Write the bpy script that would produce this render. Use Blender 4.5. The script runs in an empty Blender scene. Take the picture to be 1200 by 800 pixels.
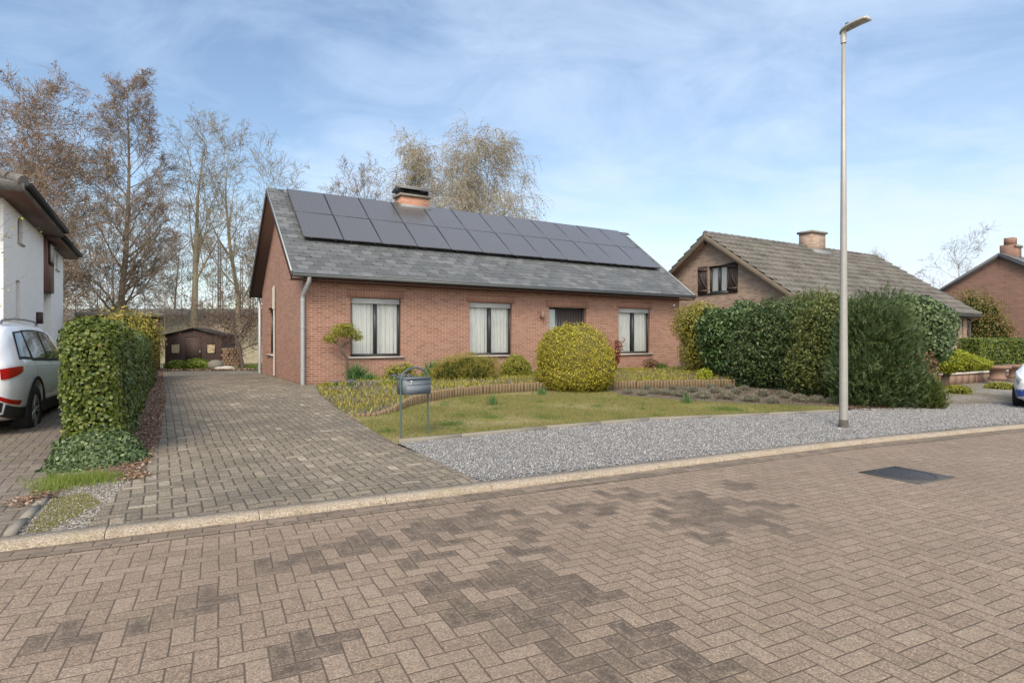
import bpy, bmesh, math, random
import numpy as np
from mathutils import Vector, Matrix
SC = bpy.context.scene
COL = SC.collection
F, CH = 694.0, 1.38
PI = math.pi
rng = np.random.default_rng(7)
random.seed(7)

# ------------------------------------------------------------------ objects
def link(o, parent=None):
    COL.objects.link(o)
    if parent is not None:
        o.parent = parent
    return o

def tag(o, label=None, cat=None, group=None, kind=None):
    if label: o['label'] = label
    if cat: o['category'] = cat
    if group: o['group'] = group
    if kind: o['kind'] = kind
    return o

def empty(name, loc, rz=0.0, label=None, cat=None, group=None):
    o = bpy.data.objects.new(name, None)
    o.empty_display_size = 0.2
    o.location = loc
    o.rotation_euler = (0, 0, rz)
    link(o)
    return tag(o, label, cat, group)

class MB:
    """collects polygons"""
    def __init__(s):
        s.v = []; s.f = []; s.n = 0
    def add(s, v, f):
        v = np.asarray(v, float).reshape(-1, 3)
        s.v.append(v); f = np.asarray(f, int)
        s.f.append(f + s.n); s.n += len(v)
    def quad(s, a, b, c, d):
        s.add([a, b, c, d], [[0, 1, 2, 3]])
    def box(s, x0, x1, y0, y1, z0, z1):
        v = [(x, y, z) for z in (z0, z1) for y in (y0, y1) for x in (x0, x1)]
        s.add(v, [[0, 2, 3, 1], [4, 5, 7, 6], [0, 1, 5, 4], [2, 6, 7, 3], [0, 4, 6, 2], [1, 3, 7, 5]])
    def obox(s, c, ax, ay, az):
        c, ax, ay, az = map(lambda q: np.array(q, float), (c, ax, ay, az))
        v = [c + i * ax + j * ay + k * az for k in (-1, 1) for j in (-1, 1) for i in (-1, 1)]
        s.add(v, [[0, 2, 3, 1], [4, 5, 7, 6], [0, 1, 5, 4], [2, 6, 7, 3], [0, 4, 6, 2], [1, 3, 7, 5]])
    def tube(s, pts, radii, n=10, cap=True):
        pts = [np.array(p, float) for p in pts]
        if np.isscalar(radii): radii = [radii] * len(pts)
        rings = []
        up = None
        for i, p in enumerate(pts):
            d = pts[min(i + 1, len(pts) - 1)] - pts[max(i - 1, 0)]
            d /= np.linalg.norm(d) + 1e-9
            if up is None:
                h = np.array([0, 0, 1.]) if abs(d[2]) < .9 else np.array([1., 0, 0])
                up = np.cross(d, h)
            up = up - d * np.dot(up, d)
            up /= np.linalg.norm(up)
            w = np.cross(d, up)
            a = np.arange(n) * 2 * PI / n
            rings.append(p + radii[i] * (np.cos(a)[:, None] * up + np.sin(a)[:, None] * w))
        v = np.concatenate(rings)
        f = [[i * n + j, i * n + (j + 1) % n, (i + 1) * n + (j + 1) % n, (i + 1) * n + j]
             for i in range(len(pts) - 1) for j in range(n)]
        s.add(v, f)
        if cap:
            for base, r in ((rings[0], -1), (rings[-1], 1)):
                c = base.mean(0)
                for j in range(n):
                    tri = [base[j], base[(j + 1) % n], c]
                    s.add(tri, [[0, 1, 2]] if r > 0 else [[1, 0, 2]])
    def lathe(s, prof, c=(0, 0, 0), n=24):
        c = np.array(c, float)
        a = np.arange(n) * 2 * PI / n
        v = np.concatenate([np.stack([c[0] + r * np.cos(a), c[1] + r * np.sin(a), np.full(n, c[2] + z)], 1) for r, z in prof])
        f = [[i * n + j, i * n + (j + 1) % n, (i + 1) * n + (j + 1) % n, (i + 1) * n + j]
             for i in range(len(prof) - 1) for j in range(n)]
        s.add(v, f)
    def build(s, name, mat, parent=None, smooth=False, loc=None, rz=0.0):
        me = bpy.data.meshes.new(name)
        if s.v:
            V = np.concatenate(s.v)
            tot = sum(len(f) for f in s.f)
            me.vertices.add(len(V)); me.vertices.foreach_set('co', V.ravel())
            loops = np.concatenate([f.ravel() for f in s.f])
            sizes = np.concatenate([np.full(len(f), f.shape[1]) for f in s.f])
            me.loops.add(len(loops)); me.loops.foreach_set('vertex_index', loops.astype(np.int32))
            me.polygons.add(tot)
            st = np.concatenate([[0], np.cumsum(sizes)[:-1]])
            me.polygons.foreach_set('loop_start', st.astype(np.int32))
            me.polygons.foreach_set('loop_total', sizes.astype(np.int32))
            if smooth: me.polygons.foreach_set('use_smooth', np.ones(tot, bool))
            me.update(calc_edges=True)
        if isinstance(mat, (list, tuple)):
            for m in mat: me.materials.append(m)
        elif mat: me.materials.append(mat)
        o = bpy.data.objects.new(name, me)
        if loc is not None: o.location = loc
        o.rotation_euler = (0, 0, rz)
        return link(o, parent)

def copy_tree(o, parent=None):
    c = o.copy(); COL.objects.link(c); c.parent = parent
    for ch in list(o.children): copy_tree(ch, c)
    return c

# ------------------------------------------------------------------ materials
class T:
    def __init__(s, name):
        s.m = bpy.data.materials.new(name); s.m.use_nodes = True
        s.nt = s.m.node_tree; s.nt.nodes.clear()
        s.out = s.nt.nodes.new('ShaderNodeOutputMaterial')
    def put(s, sock, v):
        if isinstance(v, bpy.types.NodeSocket): s.nt.links.new(v, sock)
        elif v is not None:
            if sock.type == 'RGBA' and not np.isscalar(v) and len(v) == 3: v = (*v, 1)
            sock.default_value = v
    def node(s, typ, ins=None, **attrs):
        n = s.nt.nodes.new(typ)
        for k, v in attrs.items(): setattr(n, k, v)
        for k, v in (ins or {}).items(): s.put(n.inputs[k], v)
        return n
    def m_(s, op, a, b=None, c=None, clamp=False):
        n = s.node('ShaderNodeMath', operation=op, use_clamp=clamp)
        for i, v in enumerate((a, b, c)):
            if v is not None: s.put(n.inputs[i], v)
        return n.outputs[0]
    def vm(s, op, a, b=None, scale=None):
        n = s.node('ShaderNodeVectorMath', operation=op)
        s.put(n.inputs[0], a)
        if b is not None: s.put(n.inputs[1], b)
        if scale is not None: s.put(n.inputs['Scale'], scale)
        return n.outputs['Value'] if op in ('LENGTH', 'DOT_PRODUCT', 'DISTANCE') else n.outputs[0]
    def mix(s, f, a, b, blend='MIX'):
        n = s.node('ShaderNodeMix', data_type='RGBA', blend_type=blend)
        s.put(n.inputs['Factor'], f)
        ca = [i for i in n.inputs if i.name == 'A' and i.type == 'RGBA'][0]
        cb = [i for i in n.inputs if i.name == 'B' and i.type == 'RGBA'][0]
        s.put(ca, a); s.put(cb, b)
        return [o for o in n.outputs if o.type == 'RGBA'][0]
    def sep(s, v):
        n = s.node('ShaderNodeSeparateXYZ', {0: v}); return n.outputs[0], n.outputs[1], n.outputs[2]
    def comb(s, x, y, z=0.0):
        return s.node('ShaderNodeCombineXYZ', {0: x, 1: y, 2: z}).outputs[0]
    def obj(s): return s.node('ShaderNodeTexCoord').outputs['Object']
    def pos(s): return s.node('ShaderNodeNewGeometry').outputs['Position']
    def rnd(s): return s.node('ShaderNodeNewGeometry').outputs['Random Per Island']
    def noise(s, vec, scale, detail=4.0, rough=.55, dist=0.0):
        return s.node('ShaderNodeTexNoise', {'Vector': vec, 'Scale': scale, 'Detail': detail, 'Roughness': rough, 'Distortion': dist}).outputs['Fac']
    def ramp(s, f, stops, interp='LINEAR'):
        n = s.node('ShaderNodeValToRGB', {0: f}); r = n.color_ramp; r.interpolation = interp
        while len(r.elements) < len(stops): r.elements.new(.5)
        for e, (p, c) in zip(r.elements, stops):
            e.position = p; e.color = (*c, 1) if not np.isscalar(c) else (c, c, c, 1)
        return n.outputs[0]
    def sm(s, v, a, b):
        return s.node('ShaderNodeMapRange', {'Value': v, 'From Min': a, 'From Max': b, 'To Min': 0.0, 'To Max': 1.0}, interpolation_type='SMOOTHSTEP').outputs[0]
    def white(s, vec):
        return s.node('ShaderNodeTexWhiteNoise', {'Vector': vec}, noise_dimensions='3D').outputs['Value']
    def bump(s, h, strength=.5, dist=.01):
        return s.node('ShaderNodeBump', {'Height': h, 'Strength': strength, 'Distance': dist}).outputs[0]
    def bsdf(s, color, rough=.8, metal=0.0, normal=None, **kw):
        n = s.node('ShaderNodeBsdfPrincipled', {'Base Color': color, 'Roughness': rough, 'Metallic': metal})
        if normal is not None: s.put(n.inputs['Normal'], normal)
        for k, v in kw.items(): s.put(n.inputs[k.replace('_', ' ')], v)
        s.nt.links.new(n.outputs[0], s.out.inputs[0])
        return n
    def surf(s, sh): s.nt.links.new(sh, s.out.inputs[0])

def plain(name, col, rough=.6, metal=0.0, var=.12, scale=8.0, bump=0.0, **kw):
    t = T(name); o = t.obj()
    n = t.noise(o, scale, 5)
    n2 = t.noise(o, scale * 9, 3)
    c = t.mix(t.m_('MULTIPLY', n, 1.0), tuple(x * (1 - var) for x in col), tuple(min(1, x * (1 + var)) for x in col))
    c = t.mix(t.sm(n2, .55, .8), c, tuple(x * (1 - var) for x in col))
    nm = t.bump(t.m_('ADD', n, n2), bump, .01) if bump else None
    t.bsdf(c, rough, metal, nm, **kw)
    return t.m

def leafmat(name, stops, rough=.5, trans=.25, patch=None):
    t = T(name); r = t.rnd()
    c = t.ramp(r, stops)
    if patch:     # larger tone patches of the plant itself
        n = t.noise(t.obj(), patch[0], 3)
        c = t.mix(t.m_('MULTIPLY', t.sm(n, .45, .65), patch[2]), c, patch[1])
    p = t.node('ShaderNodeBsdfPrincipled', {'Base Color': c, 'Roughness': rough, 'Specular IOR Level': .35})
    tr = t.node('ShaderNodeBsdfTranslucent', {'Color': c})
    mx = t.node('ShaderNodeMixShader', {0: trans, 1: p.outputs[0], 2: tr.outputs[0]})
    t.surf(mx.outputs[0])
    return t.m

def brickmat(name, cols, mortar, bw=.21, bh=.0625, joint=.011, offset=.5, swap=False, stain=.25, bump=.5):
    t = T(name); o = t.obj(); x, y, z = t.sep(o)
    v = t.comb(z, t.m_('ADD', x, y)) if swap else t.comb(t.m_('ADD', x, y), z)
    b = t.node('ShaderNodeTexBrick', {'Vector': v, 'Color1': (0, 0, 0), 'Color2': (1, 1, 1), 'Mortar': (.5, .5, .5), 'Scale': 1.0,
               'Mortar Size': joint / 2, 'Mortar Smooth': .3, 'Bias': 0.0, 'Brick Width': bw, 'Row Height': bh}, offset=offset)
    c = t.ramp(b.outputs['Color'], [(i / (len(cols) - 1), k) for i, k in enumerate(cols)])
    n = t.noise(o, 1.3, 4); n2 = t.noise(o, 60, 3)
    c = t.mix(t.m_('MULTIPLY', t.sm(n, .45, .75), stain), c, tuple(k * .6 for k in cols[0]))
    c = t.mix(t.m_('MULTIPLY', n2, .35), c, tuple(k * 1.25 for k in cols[-1]))
    c = t.mix(b.outputs['Fac'], c, mortar)
    h = t.m_('SUBTRACT', t.m_('MULTIPLY', n2, .25), b.outputs['Fac'])
    t.bsdf(c, .88, 0, t.bump(h, bump, .008))
    return t.m

def herring(t, x, y):
    """90 degree herringbone of 2:1 blocks on unit cells -> edge distance, id x, id y, vertical flag"""
    i = t.m_('FLOOR', x); j = t.m_('FLOOR', y)
    fx = t.m_('SUBTRACT', x, i); fy = t.m_('SUBTRACT', y, j)
    r = t.m_('FLOORED_MODULO', t.m_('ADD', t.m_('SUBTRACT', i, j), .25), 4.0)
    isV = t.m_('GREATER_THAN', r, 2.0)
    g1 = t.m_('GREATER_THAN', r, 1.0); g3 = t.m_('GREATER_THAN', r, 3.0)
    is1 = t.m_('SUBTRACT', g1, isV); is2 = t.m_('SUBTRACT', isV, g3)
    lx = t.m_('ADD', fx, is1); ly = t.m_('ADD', fy, is2)
    W = t.m_('SUBTRACT', 2.0, isV); Hh = t.m_('ADD', 1.0, isV)
    e = t.m_('MINIMUM', t.m_('MINIMUM', lx, t.m_('SUBTRACT', W, lx)), t.m_('MINIMUM', ly, t.m_('SUBTRACT', Hh, ly)))
    return e, t.m_('SUBTRACT', i, is1), t.m_('SUBTRACT', j, is2), isV

def pavermat(name, ang, cell, stops, joint_col, blobs=(), blobcol=(.06, .05, .045), grime=None, moss=0.0, jw=.029, bumpd=.006):
    t = T(name); p = t.pos()
    m = t.node('ShaderNodeMapping', {'Vector': p, 'Rotation': (0, 0, -ang), 'Scale': (1 / cell,) * 3}, vector_type='POINT').outputs[0]
    # a slight wobble keeps the laid blocks from being ruler straight
    wob = t.node('ShaderNodeTexNoise', {'Vector': p, 'Scale': 1.1, 'Detail': 2.0}).outputs['Color']
    m = t.vm('ADD', m, t.vm('SCALE', t.vm('SUBTRACT', wob, (.5, .5, .5)), scale=.35))
    x, y, z = t.sep(m)
    e, ix, iy, iv = herring(t, x, y)
    idv = t.comb(ix, iy, iv)
    w = t.white(idv); w2 = t.white(t.vm('ADD', idv, (31.7, 17.3, 5.1)))
    c = t.ramp(w, stops)
    fine = t.noise(p, 105, 5, .85); mid = t.noise(p, 38, 4, .6); big = t.noise(p, .7, 4, .6)
    c = t.mix(t.m_('MULTIPLY', t.sm(fine, .51, .61), .75), c, tuple(min(1, k * 1.8) for k in stops[-1][1]))
    c = t.mix(t.m_('MULTIPLY', t.sm(fine, .49, .39), .75), c, tuple(k * .45 for k in stops[0][1]))
    c = t.mix(t.m_('MULTIPLY', t.sm(mid, .5, .75), .25), c, tuple(k * .6 for k in stops[0][1]))
    if blobs:
        acc = None
        ca, sa = math.cos(-ang), math.sin(-ang)
        cen = t.comb(t.m_('ADD', ix, .7), t.m_('ADD', iy, .7), 0.0)
        for bx, by, br in blobs:
            q = ((bx * ca - by * sa) / cell, (bx * sa + by * ca) / cell, 0)
            d = t.m_('SUBTRACT', 1.0, t.m_('DIVIDE', t.vm('DISTANCE', cen, q), br / cell))
            acc = d if acc is None else t.m_('MAXIMUM', acc, d)
        k = t.m_('ADD', acc, t.m_('MULTIPLY', t.m_('SUBTRACT', w2, .5), .75))
        k = t.sm(k, .12, .55)
        pd = t.noise(p, 5.5, 5, .65)
        k = t.m_('MULTIPLY', t.m_('MULTIPLY', k, t.m_('ADD', .72, t.m_('MULTIPLY', t.sm(fine, .62, .46), .42))), t.m_('ADD', .30, t.m_('ADD', t.m_('MULTIPLY', t.sm(pd, .38, .58), .30), t.m_('MULTIPLY', t.sm(t.m_('ADD', e, t.m_('MULTIPLY', t.m_('SUBTRACT', mid, .5), 1.2)), .05, .42), .32))))
        c = t.mix(k, c, blobcol)
        # isolated dark blocks
        c = t.mix(t.m_('MULTIPLY', t.m_('GREATER_THAN', w2, .985), .25), c, blobcol)
    if grime:
        c = t.mix(t.m_('MULTIPLY', t.sm(big, .42, .68), grime[0]), c, grime[1])
    if moss:
        c = t.mix(t.m_('MULTIPLY', t.sm(t.noise(p, 2.2, 5, .7), .5, .68), moss), c, (.11, .115, .04))
    jm = t.sm(e, jw * 1.7, jw * .5)
    c = t.mix(t.m_('MULTIPLY', jm, .85), c, joint_col)
    tilt = t.m_('MULTIPLY', w2, .35)
    h = t.m_('ADD', t.m_('ADD', t.sm(e, 0.0, jw * 2.6), tilt), t.m_('MULTIPLY', fine, .22))
    t.bsdf(c, .85, 0, t.bump(h, .8, bumpd))
    return t.m

M = {}
M['brick'] = brickmat('main_brick', [(.175, .080, .053), (.23, .105, .071), (.262, .127, .088), (.295, .152, .108)], (.40, .315, .24), joint=.012)
M['brick_soldier'] = brickmat('main_brick_upright', [(.25, .108, .074), (.28, .13, .09), (.31, .15, .108)], (.43, .335, .245), bw=.21, bh=.075, swap=True, offset=0)
M['brick_chim'] = brickmat('chimney_brick', [(.27, .115, .065), (.34, .15, .09), (.39, .19, .12)], (.4, .3, .24))
M['brick_tan'] = brickmat('tan_brick', [(.20, .135, .10), (.30, .22, .16), (.36, .27, .20), (.23, .15, .11)], (.36, .31, .26))
M['brick_far'] = brickmat('far_brick', [(.12, .058, .04), (.24, .11, .075), (.16, .085, .06)], (.32, .25, .20), joint=.016)
M['white_brick'] = brickmat('white_painted_brick', [(.80, .80, .77), (.84, .84, .81), (.87, .87, .84)], (.76, .76, .73), stain=.1, bump=1.0, bh=.075, joint=.014)
M['anthracite'] = plain('anthracite_paint', (.035, .04, .043), .4)
M['dark_wood'] = plain('dark_brown_wood', (.045, .028, .022), .6, var=.3, bump=.2)
M['door_brown'] = plain('door_brown', (.04, .03, .028), .45)
M['zinc'] = plain('zinc', (.36, .37, .37), .5, .3, var=.15)
M['gutter'] = plain('gutter_grey', (.11, .12, .125), .45, .2)
M['stone'] = plain('sill_stone', (.42, .39, .34), .8, var=.15, bump=.2)
M['concrete'] = plain('concrete', (.21, .19, .155), .9, var=.10, bump=.3)
M['shutter_box'] = plain('shutter_slats', (.42, .43, .42), .6)
M['curtain'] = plain('curtain_cloth', (.78, .78, .75), .9, var=.04)
M['black'] = plain('black_rubber', (.012, .012, .013), .7)
M['interior'] = plain('room_dark', (.06, .055, .05), .9)
M['bark'] = plain('bark_grey_brown', (.23, .185, .135), .95, var=.4, scale=3, bump=.6)
M['bark_green'] = plain('bark_mossy', (.235, .205, .135), .95, var=.35, scale=2, bump=.6)
M['bark_birch'] = plain('bark_pale_birch', (.34, .30, .24), .9, var=.5, scale=2, bump=.3)
M['bark_dark'] = plain('bark_dark', (.10, .07, .055), .95, var=.3, scale=3, bump=.5)
M['pole'] = plain('galvanised_pole', (.33, .32, .29), .55, .35, var=.18, scale=3)
M['mail'] = plain('mailbox_grey_blue', (.115, .135, .16), .55, .0, var=.06)
M['mail_post'] = plain('mailbox_post_green_grey', (.08, .12, .12), .5, .3)
M['white_paint'] = plain('white_lettering', (.75, .75, .75), .5)
M['lead'] = plain('lead_flashing', (.22, .22, .22), .6, .2)
M['terracotta'] = plain('terracotta', (.22, .135, .095), .85, var=.25, bump=.3)
M['soffit'] = plain('brown_soffit', (.11, .06, .045), .6, var=.2)
M['brown_panel'] = plain('brown_panel', (.16, .085, .065), .6, var=.1)

def glassmat(name='window_glass', tint=(.97, .98, .97), refl=1.0):
    t = T(name)
    fr = t.node('ShaderNodeFresnel', {'IOR': 1.5}).outputs[0]
    f = t.m_('MULTIPLY', fr, .75 * refl, clamp=True)
    a = t.node('ShaderNodeBsdfTransparent', {'Color': tint}).outputs[0]
    g = t.node('ShaderNodeBsdfGlossy', {'Color': (.9, .9, .9), 'Roughness': .03}).outputs[0]
    t.surf(t.node('ShaderNodeMixShader', {0: f, 1: a, 2: g}).outputs[0])
    return t.m
M['glass'] = glassmat()
t = T('car_glass'); t.bsdf((.012, .016, .016), .04, 0, None, Specular_IOR_Level=.8); M['car_glass'] = t.m
def slatemat():
    t = T('roof_slate'); r = t.rnd(); o = t.obj()
    c = t.ramp(r, [(0, (.075, .080, .083)), (.5, (.095, .101, .104)), (.85, (.12, .127, .13)), (1, (.145, .15, .15))])
    n = t.noise(o, 3, 5, .7); n2 = t.noise(o, 40, 4, .7)
    c = t.mix(t.m_('MULTIPLY', t.sm(n, .45, .7), .2), c, (.15, .16, .15))
    c = t.mix(t.m_('MULTIPLY', t.sm(n2, .5, .7), .4), c, (.05, .055, .06))
    t.bsdf(c, .62, 0, t.bump(n2, .4, .006)); return t.m
M['slate'] = slatemat()
def tilemat():
    t = T('old_concrete_tile'); r = t.rnd(); o = t.obj()
    n = t.noise(o, 1.1, 5, .7); n2 = t.noise(o, 22, 4, .7)
    c = t.mix(t.sm(n, .35, .65), (.075, .068, .060), (.14, .13, .115))
    c = t.mix(t.m_('MULTIPLY', t.sm(n2, .5, .68), .5), c, (.26, .25, .225))
    c = t.mix(t.m_('MULTIPLY', t.sm(n2, .5, .3), .6), c, (.06, .052, .045))
    c = t.mix(t.m_('MULTIPLY', t.sm(t.noise(o, 2.7, 4, .7), .55, .7), .4), c, (.12, .12, .06))
    t.bsdf(c, .85, 0, t.bump(n2, .5, .01)); return t.m
M['tile'] = tilemat()
def solarmat():
    t = T('solar_cells'); o = t.obj(); x, y, z = t.sep(o)
    def grid(v, p, w):
        f = t.m_('FRACT', t.m_('DIVIDE', v, p))
        return t.m_('LESS_THAN', t.m_('MINIMUM', f, t.m_('SUBTRACT', 1.0, f)), w)
    g = t.m_('MAXIMUM', grid(x, .168, .022), grid(y, .168, .022))
    fine = t.m_('MAXIMUM', grid(x, .042, .05), 0.0)
    c = t.mix(t.m_('MULTIPLY', fine, .3), (.085, .081, .080), (.12, .115, .112))
    c = t.mix(t.m_('MULTIPLY', g, .55), c, (.13, .128, .126))
    n = t.noise(o, 1.6, 4)
    t.bsdf(c, t.m_('ADD', .17, t.m_('MULTIPLY', n, .12)), 0, None, Specular_IOR_Level=.9, Coat_Weight=.35, Coat_Roughness=.25); return t.m
M['solar'] = solarmat()
def woodmat(name, c0, c1, board=.12, horiz=True):
    t = T(name); o = t.obj(); x, y, z = t.sep(o)
    v = z if horiz else t.m_('ADD', x, y)
    k = t.m_('DIVIDE', v, board); i = t.m_('FLOOR', k); f = t.m_('SUBTRACT', k, i)
    e = t.m_('MINIMUM', f, t.m_('SUBTRACT', 1.0, f))
    w = t.white(t.comb(i, 0.0, 0.0))
    st = t.node('ShaderNodeMapping', {'Vector': o, 'Scale': (2, 2, 30) if horiz else (30, 30, 2)}).outputs[0]
    n = t.noise(st, 1.5, 4)
    c = t.mix(t.m_('ADD', t.m_('MULTIPLY', w, .5), t.m_('MULTIPLY', n, .5)), c0, c1)
    c = t.mix(t.sm(e, .09, .02), c, tuple(k_ * .3 for k_ in c0))
    t.bsdf(c, .8, 0, t.bump(t.sm(e, 0.0, .1), .8, .01)); return t.m
M['shed_wood'] = woodmat('shed_boards', (.045, .028, .024), (.08, .05, .042), .14)
M['carport_wood'] = woodmat('carport_boards', (.055, .036, .028), (.11, .075, .06), .16)
M['palisade'] = plain('weathered_palisade_wood', (.19, .135, .075), .9, var=.45, scale=9, bump=.4)

# ------------------------------------------------------------------ terrain
KD = np.array([.8985, .4389]); KN = np.array([-.4389, .8985]); K0 = np.array([-3.37, 3.89])
def g(x, y):
    d = (np.asarray(x) - K0[0]) * KN[0] + (np.asarray(y) - K0[1]) * KN[1]
    s = np.clip((d - .3) / 10.7, 0, 1); s = s * s * (3 - 2 * s)
    r = np.clip((d - 17) / 14, 0, 1); r = r * r * (3 - 2 * r)
    on = np.clip((d - .22) / .15, 0, 1)
    return on * .035 + .245 * s - .28 * r
def G(px, py, lift=0.0):
    """ground point seen at a photo pixel"""
    z = .1
    for _ in range(40):
        Y = F * (CH - z) / (py - 402); X = (px - 600) / F * Y
        z = .5 * z + .5 * (float(g(X, Y)) + lift)
    return (X, Y, float(g(X, Y)) + lift)
HO = np.array([-5.5, 15.6]); HU = np.array([.858, .513]); HV = np.array([-.513, .858]); HA = math.atan2(.513, .858); HZ = .28
def H(a, b, z=0.0):
    p = HO + HU * a + HV * b
    return (p[0], p[1], HZ + z)

def sheet(name, poly, mat, lift, kind='structure', step=.5, liftf=None, far=None):
    bm = bmesh.new()
    vs = [bm.verts.new((p[0], p[1], 0)) for p in poly]
    bm.faces.new(vs)
    xs = [p[0] for p in poly]; ys = [p[1] for p in poly]
    for ax, lo, hi in ((0, min(xs), max(xs)), (1, min(ys), max(ys))):
        lo2, hi2 = max(lo, -32), min(hi, 45)
        k = math.floor(lo2 / step) * step + step
        while k < hi2:
            co = [0, 0, 0]; co[ax] = k; no = [0, 0, 0]; no[ax] = 1
            bmesh.ops.bisect_plane(bm, geom=bm.verts[:] + bm.edges[:] + bm.faces[:], plane_co=co, plane_no=no)
            k += step
    bmesh.ops.triangulate(bm, faces=[f for f in bm.faces if len(f.verts) > 4])
    for v in bm.verts:
        l = lift + (liftf(v.co.x, v.co.y) if liftf else 0)
        v.co.z = float(g(v.co.x, v.co.y)) + l
    bmesh.ops.recalc_face_normals(bm, faces=bm.faces[:])
    for f in bm.faces:
        if f.normal.z < 0: f.normal_flip()
    me = bpy.data.meshes.new(name); bm.to_mesh(me); bm.free()
    me.materials.append(mat)
    o = link(bpy.data.objects.new(name, me))
    if kind: o['kind'] = kind
    return o

def inpoly(P, poly):
    x, y = P[:, 0], P[:, 1]; c = np.zeros(len(P), bool); n = len(poly)
    for i in range(n):
        x0, y0 = poly[i][:2]; x1, y1 = poly[(i + 1) % n][:2]
        k = (y0 > y) != (y1 > y)
        if y0 != y1: c ^= k & (x < (x1 - x0) * (y - y0) / (y1 - y0) + x0)
    return c
def scatter(poly, n, r=rng):
    P = np.array([p[:2] for p in poly]); lo, hi = P.min(0), P.max(0); out = []
    tot = 0
    while tot < n:
        q = lo + r.random((n * 2, 2)) * (hi - lo); q = q[inpoly(q, poly)]; out.append(q); tot += len(q)
    return np.concatenate(out)[:n]

# ---- ground base
t = T('earth_and_grass'); p = t.pos()
n = t.noise(p, .8, 6, .65); n2 = t.noise(p, 14, 5, .7)
c = t.mix(t.sm(n, .4, .62), (.075, .085, .035), (.12, .095, .06))
c = t.mix(t.m_('MULTIPLY', t.sm(n2, .45, .7), .6), c, (.16, .13, .085))
t.bsdf(c, .95, 0, t.bump(n2, .6, .03)); M['earth'] = t.m
M['road'] = pavermat('street_block_paving', math.radians(26.3), .100,
    [(0, (.192, .141, .100)), (.35, (.213, .158, .113)), (.7, (.230, .172, .124)), (1, (.258, .196, .143))], (.085, .060, .040),
    blobs=[(-1.62, 3.2, .24), (-1.35, 3.75, .32), (-.95, 4.05, .38), (-.55, 4.35, .35), (-.15, 4.75, .33), (-2.0, 2.75, .22), (-1.85, 2.95, .2),
           (.30, 2.55, .26), (.60, 2.75, .30), (.1, 3.0, .3), (.35, 3.3, .3), (-.05, 3.55, .25), (.15, 3.9, .22), (.8, 2.45, .3), (-.3, 3.0, .25), (.05, 4.3, .25), (-.45, 3.35, .22),
           (1.55, 4.9, .4), (1.3, 4.6, .32), (1.85, 4.6, .35), (1.6, 5.3, .35), (2.1, 5.0, .28), (1.05, 5.4, .28), (1.4, 4.2, .2), (.5, 4.6, .22), (2.2, 5.7, .28), (.8, 4.9, .2), (-.9, 2.65, .2), (.35, 5.0, .25), (-.6, 3.8, .16)],
    blobcol=(.070, .052, .038), grime=(.30, (.145, .107, .075)), moss=.10)
M['drive'] = pavermat('driveway_block_paving', HA, .105,
    [(0, (.115, .092, .064)), (.3, (.15, .122, .086)), (.65, (.185, .152, .108)), (.93, (.235, .195, .14)), (1, (.34, .29, .22))], (.042, .036, .025),
    grime=(.55, (.085, .075, .058)), moss=.22, jw=.05, bumpd=.009)
M['drive2'] = pavermat('neighbour_block_paving', HA, .105,
    [(0, (.12, .095, .075)), (.5, (.16, .125, .10)), (1, (.21, .17, .135))], (.05, .045, .03), grime=(.4, (.09, .075, .05)), moss=.4, jw=.05)
t = T('grey_gravel'); p = t.pos()
v = t.node('ShaderNodeTexVoronoi', {'Vector': p, 'Scale': 34.0, 'Randomness': 1.0})
c = t.ramp(t.white(v.outputs['Color']), [(0, (.13, .128, .127)), (.4, (.18, .177, .175)), (.75, (.24, .236, .23)), (1, (.36, .35, .33))])
c = t.mix(t.m_('MULTIPLY', t.sm(t.noise(p, .9, 4), .5, .75), .4), c, (.21, .19, .15))
t.bsdf(c, .85, 0, t.bump(t.m_('SUBTRACT', 1.0, v.outputs['Distance']), 1.0, .03)); M['gravel'] = t.m
t = T('grey_gravel_stone'); t.bsdf(t.ramp(t.rnd(), [(0, (.15, .147, .145)), (.45, (.21, .206, .203)), (.8, (.285, .278, .27)), (1, (.46, .445, .42))]), .8); M['pebble'] = t.m
t = T('tan_gravel'); p = t.pos()
v = t.node('ShaderNodeTexVoronoi', {'Vector': p, 'Scale': 45.0, 'Randomness': 1.0})
c = t.ramp(t.white(v.outputs['Color']), [(0, (.13, .11, .085)), (.5, (.25, .225, .185)), (1, (.46, .43, .38))])
c = t.mix(t.m_('MULTIPLY', t.sm(t.noise(p, .55, 4), .42, .6), .55), c, (.14, .115, .055))
t.bsdf(c, .9, 0, t.bump(t.m_('SUBTRACT', 1.0, v.outputs['Distance']), 1.0, .02)); M['tangravel'] = t.m
t = T('mossy_lawn'); p = t.pos()
n = t.noise(p, 1.0, 5, .65); n2 = t.noise(p, 5.5, 5, .7); n3 = t.noise(p, 45, 3, .7)
c = t.mix(t.sm(n, .4, .62), (.23, .205, .05), (.30, .235, .12))
c = t.mix(t.m_('MULTIPLY', t.sm(n2, .5, .68), .75), c, (.13, .165, .035))
c = t.mix(t.m_('MULTIPLY', t.sm(n3, .45, .7), .4), c, (.11, .09, .045))
t.bsdf(c, .95, 0, t.bump(t.m_('ADD', n2, n3), .8, .03)); M['lawn'] = t.m
t = T('garden_soil'); p = t.pos()
n = t.noise(p, 3, 5, .7); n3 = t.noise(p, 55, 4, .75)
c = t.mix(t.sm(n3, .35, .65), (.085, .065, .045), (.22, .17, .125))
c = t.mix(t.m_('MULTIPLY', t.sm(n, .5, .65), .5), c, (.10, .11, .045))
t.bsdf(c, .95, 0, t.bump(n3, 1.0, .03)); M['soil'] = t.m
t = T('leaf_litter_soil'); p = t.pos()
n3 = t.noise(p, 40, 4, .75)
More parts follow.
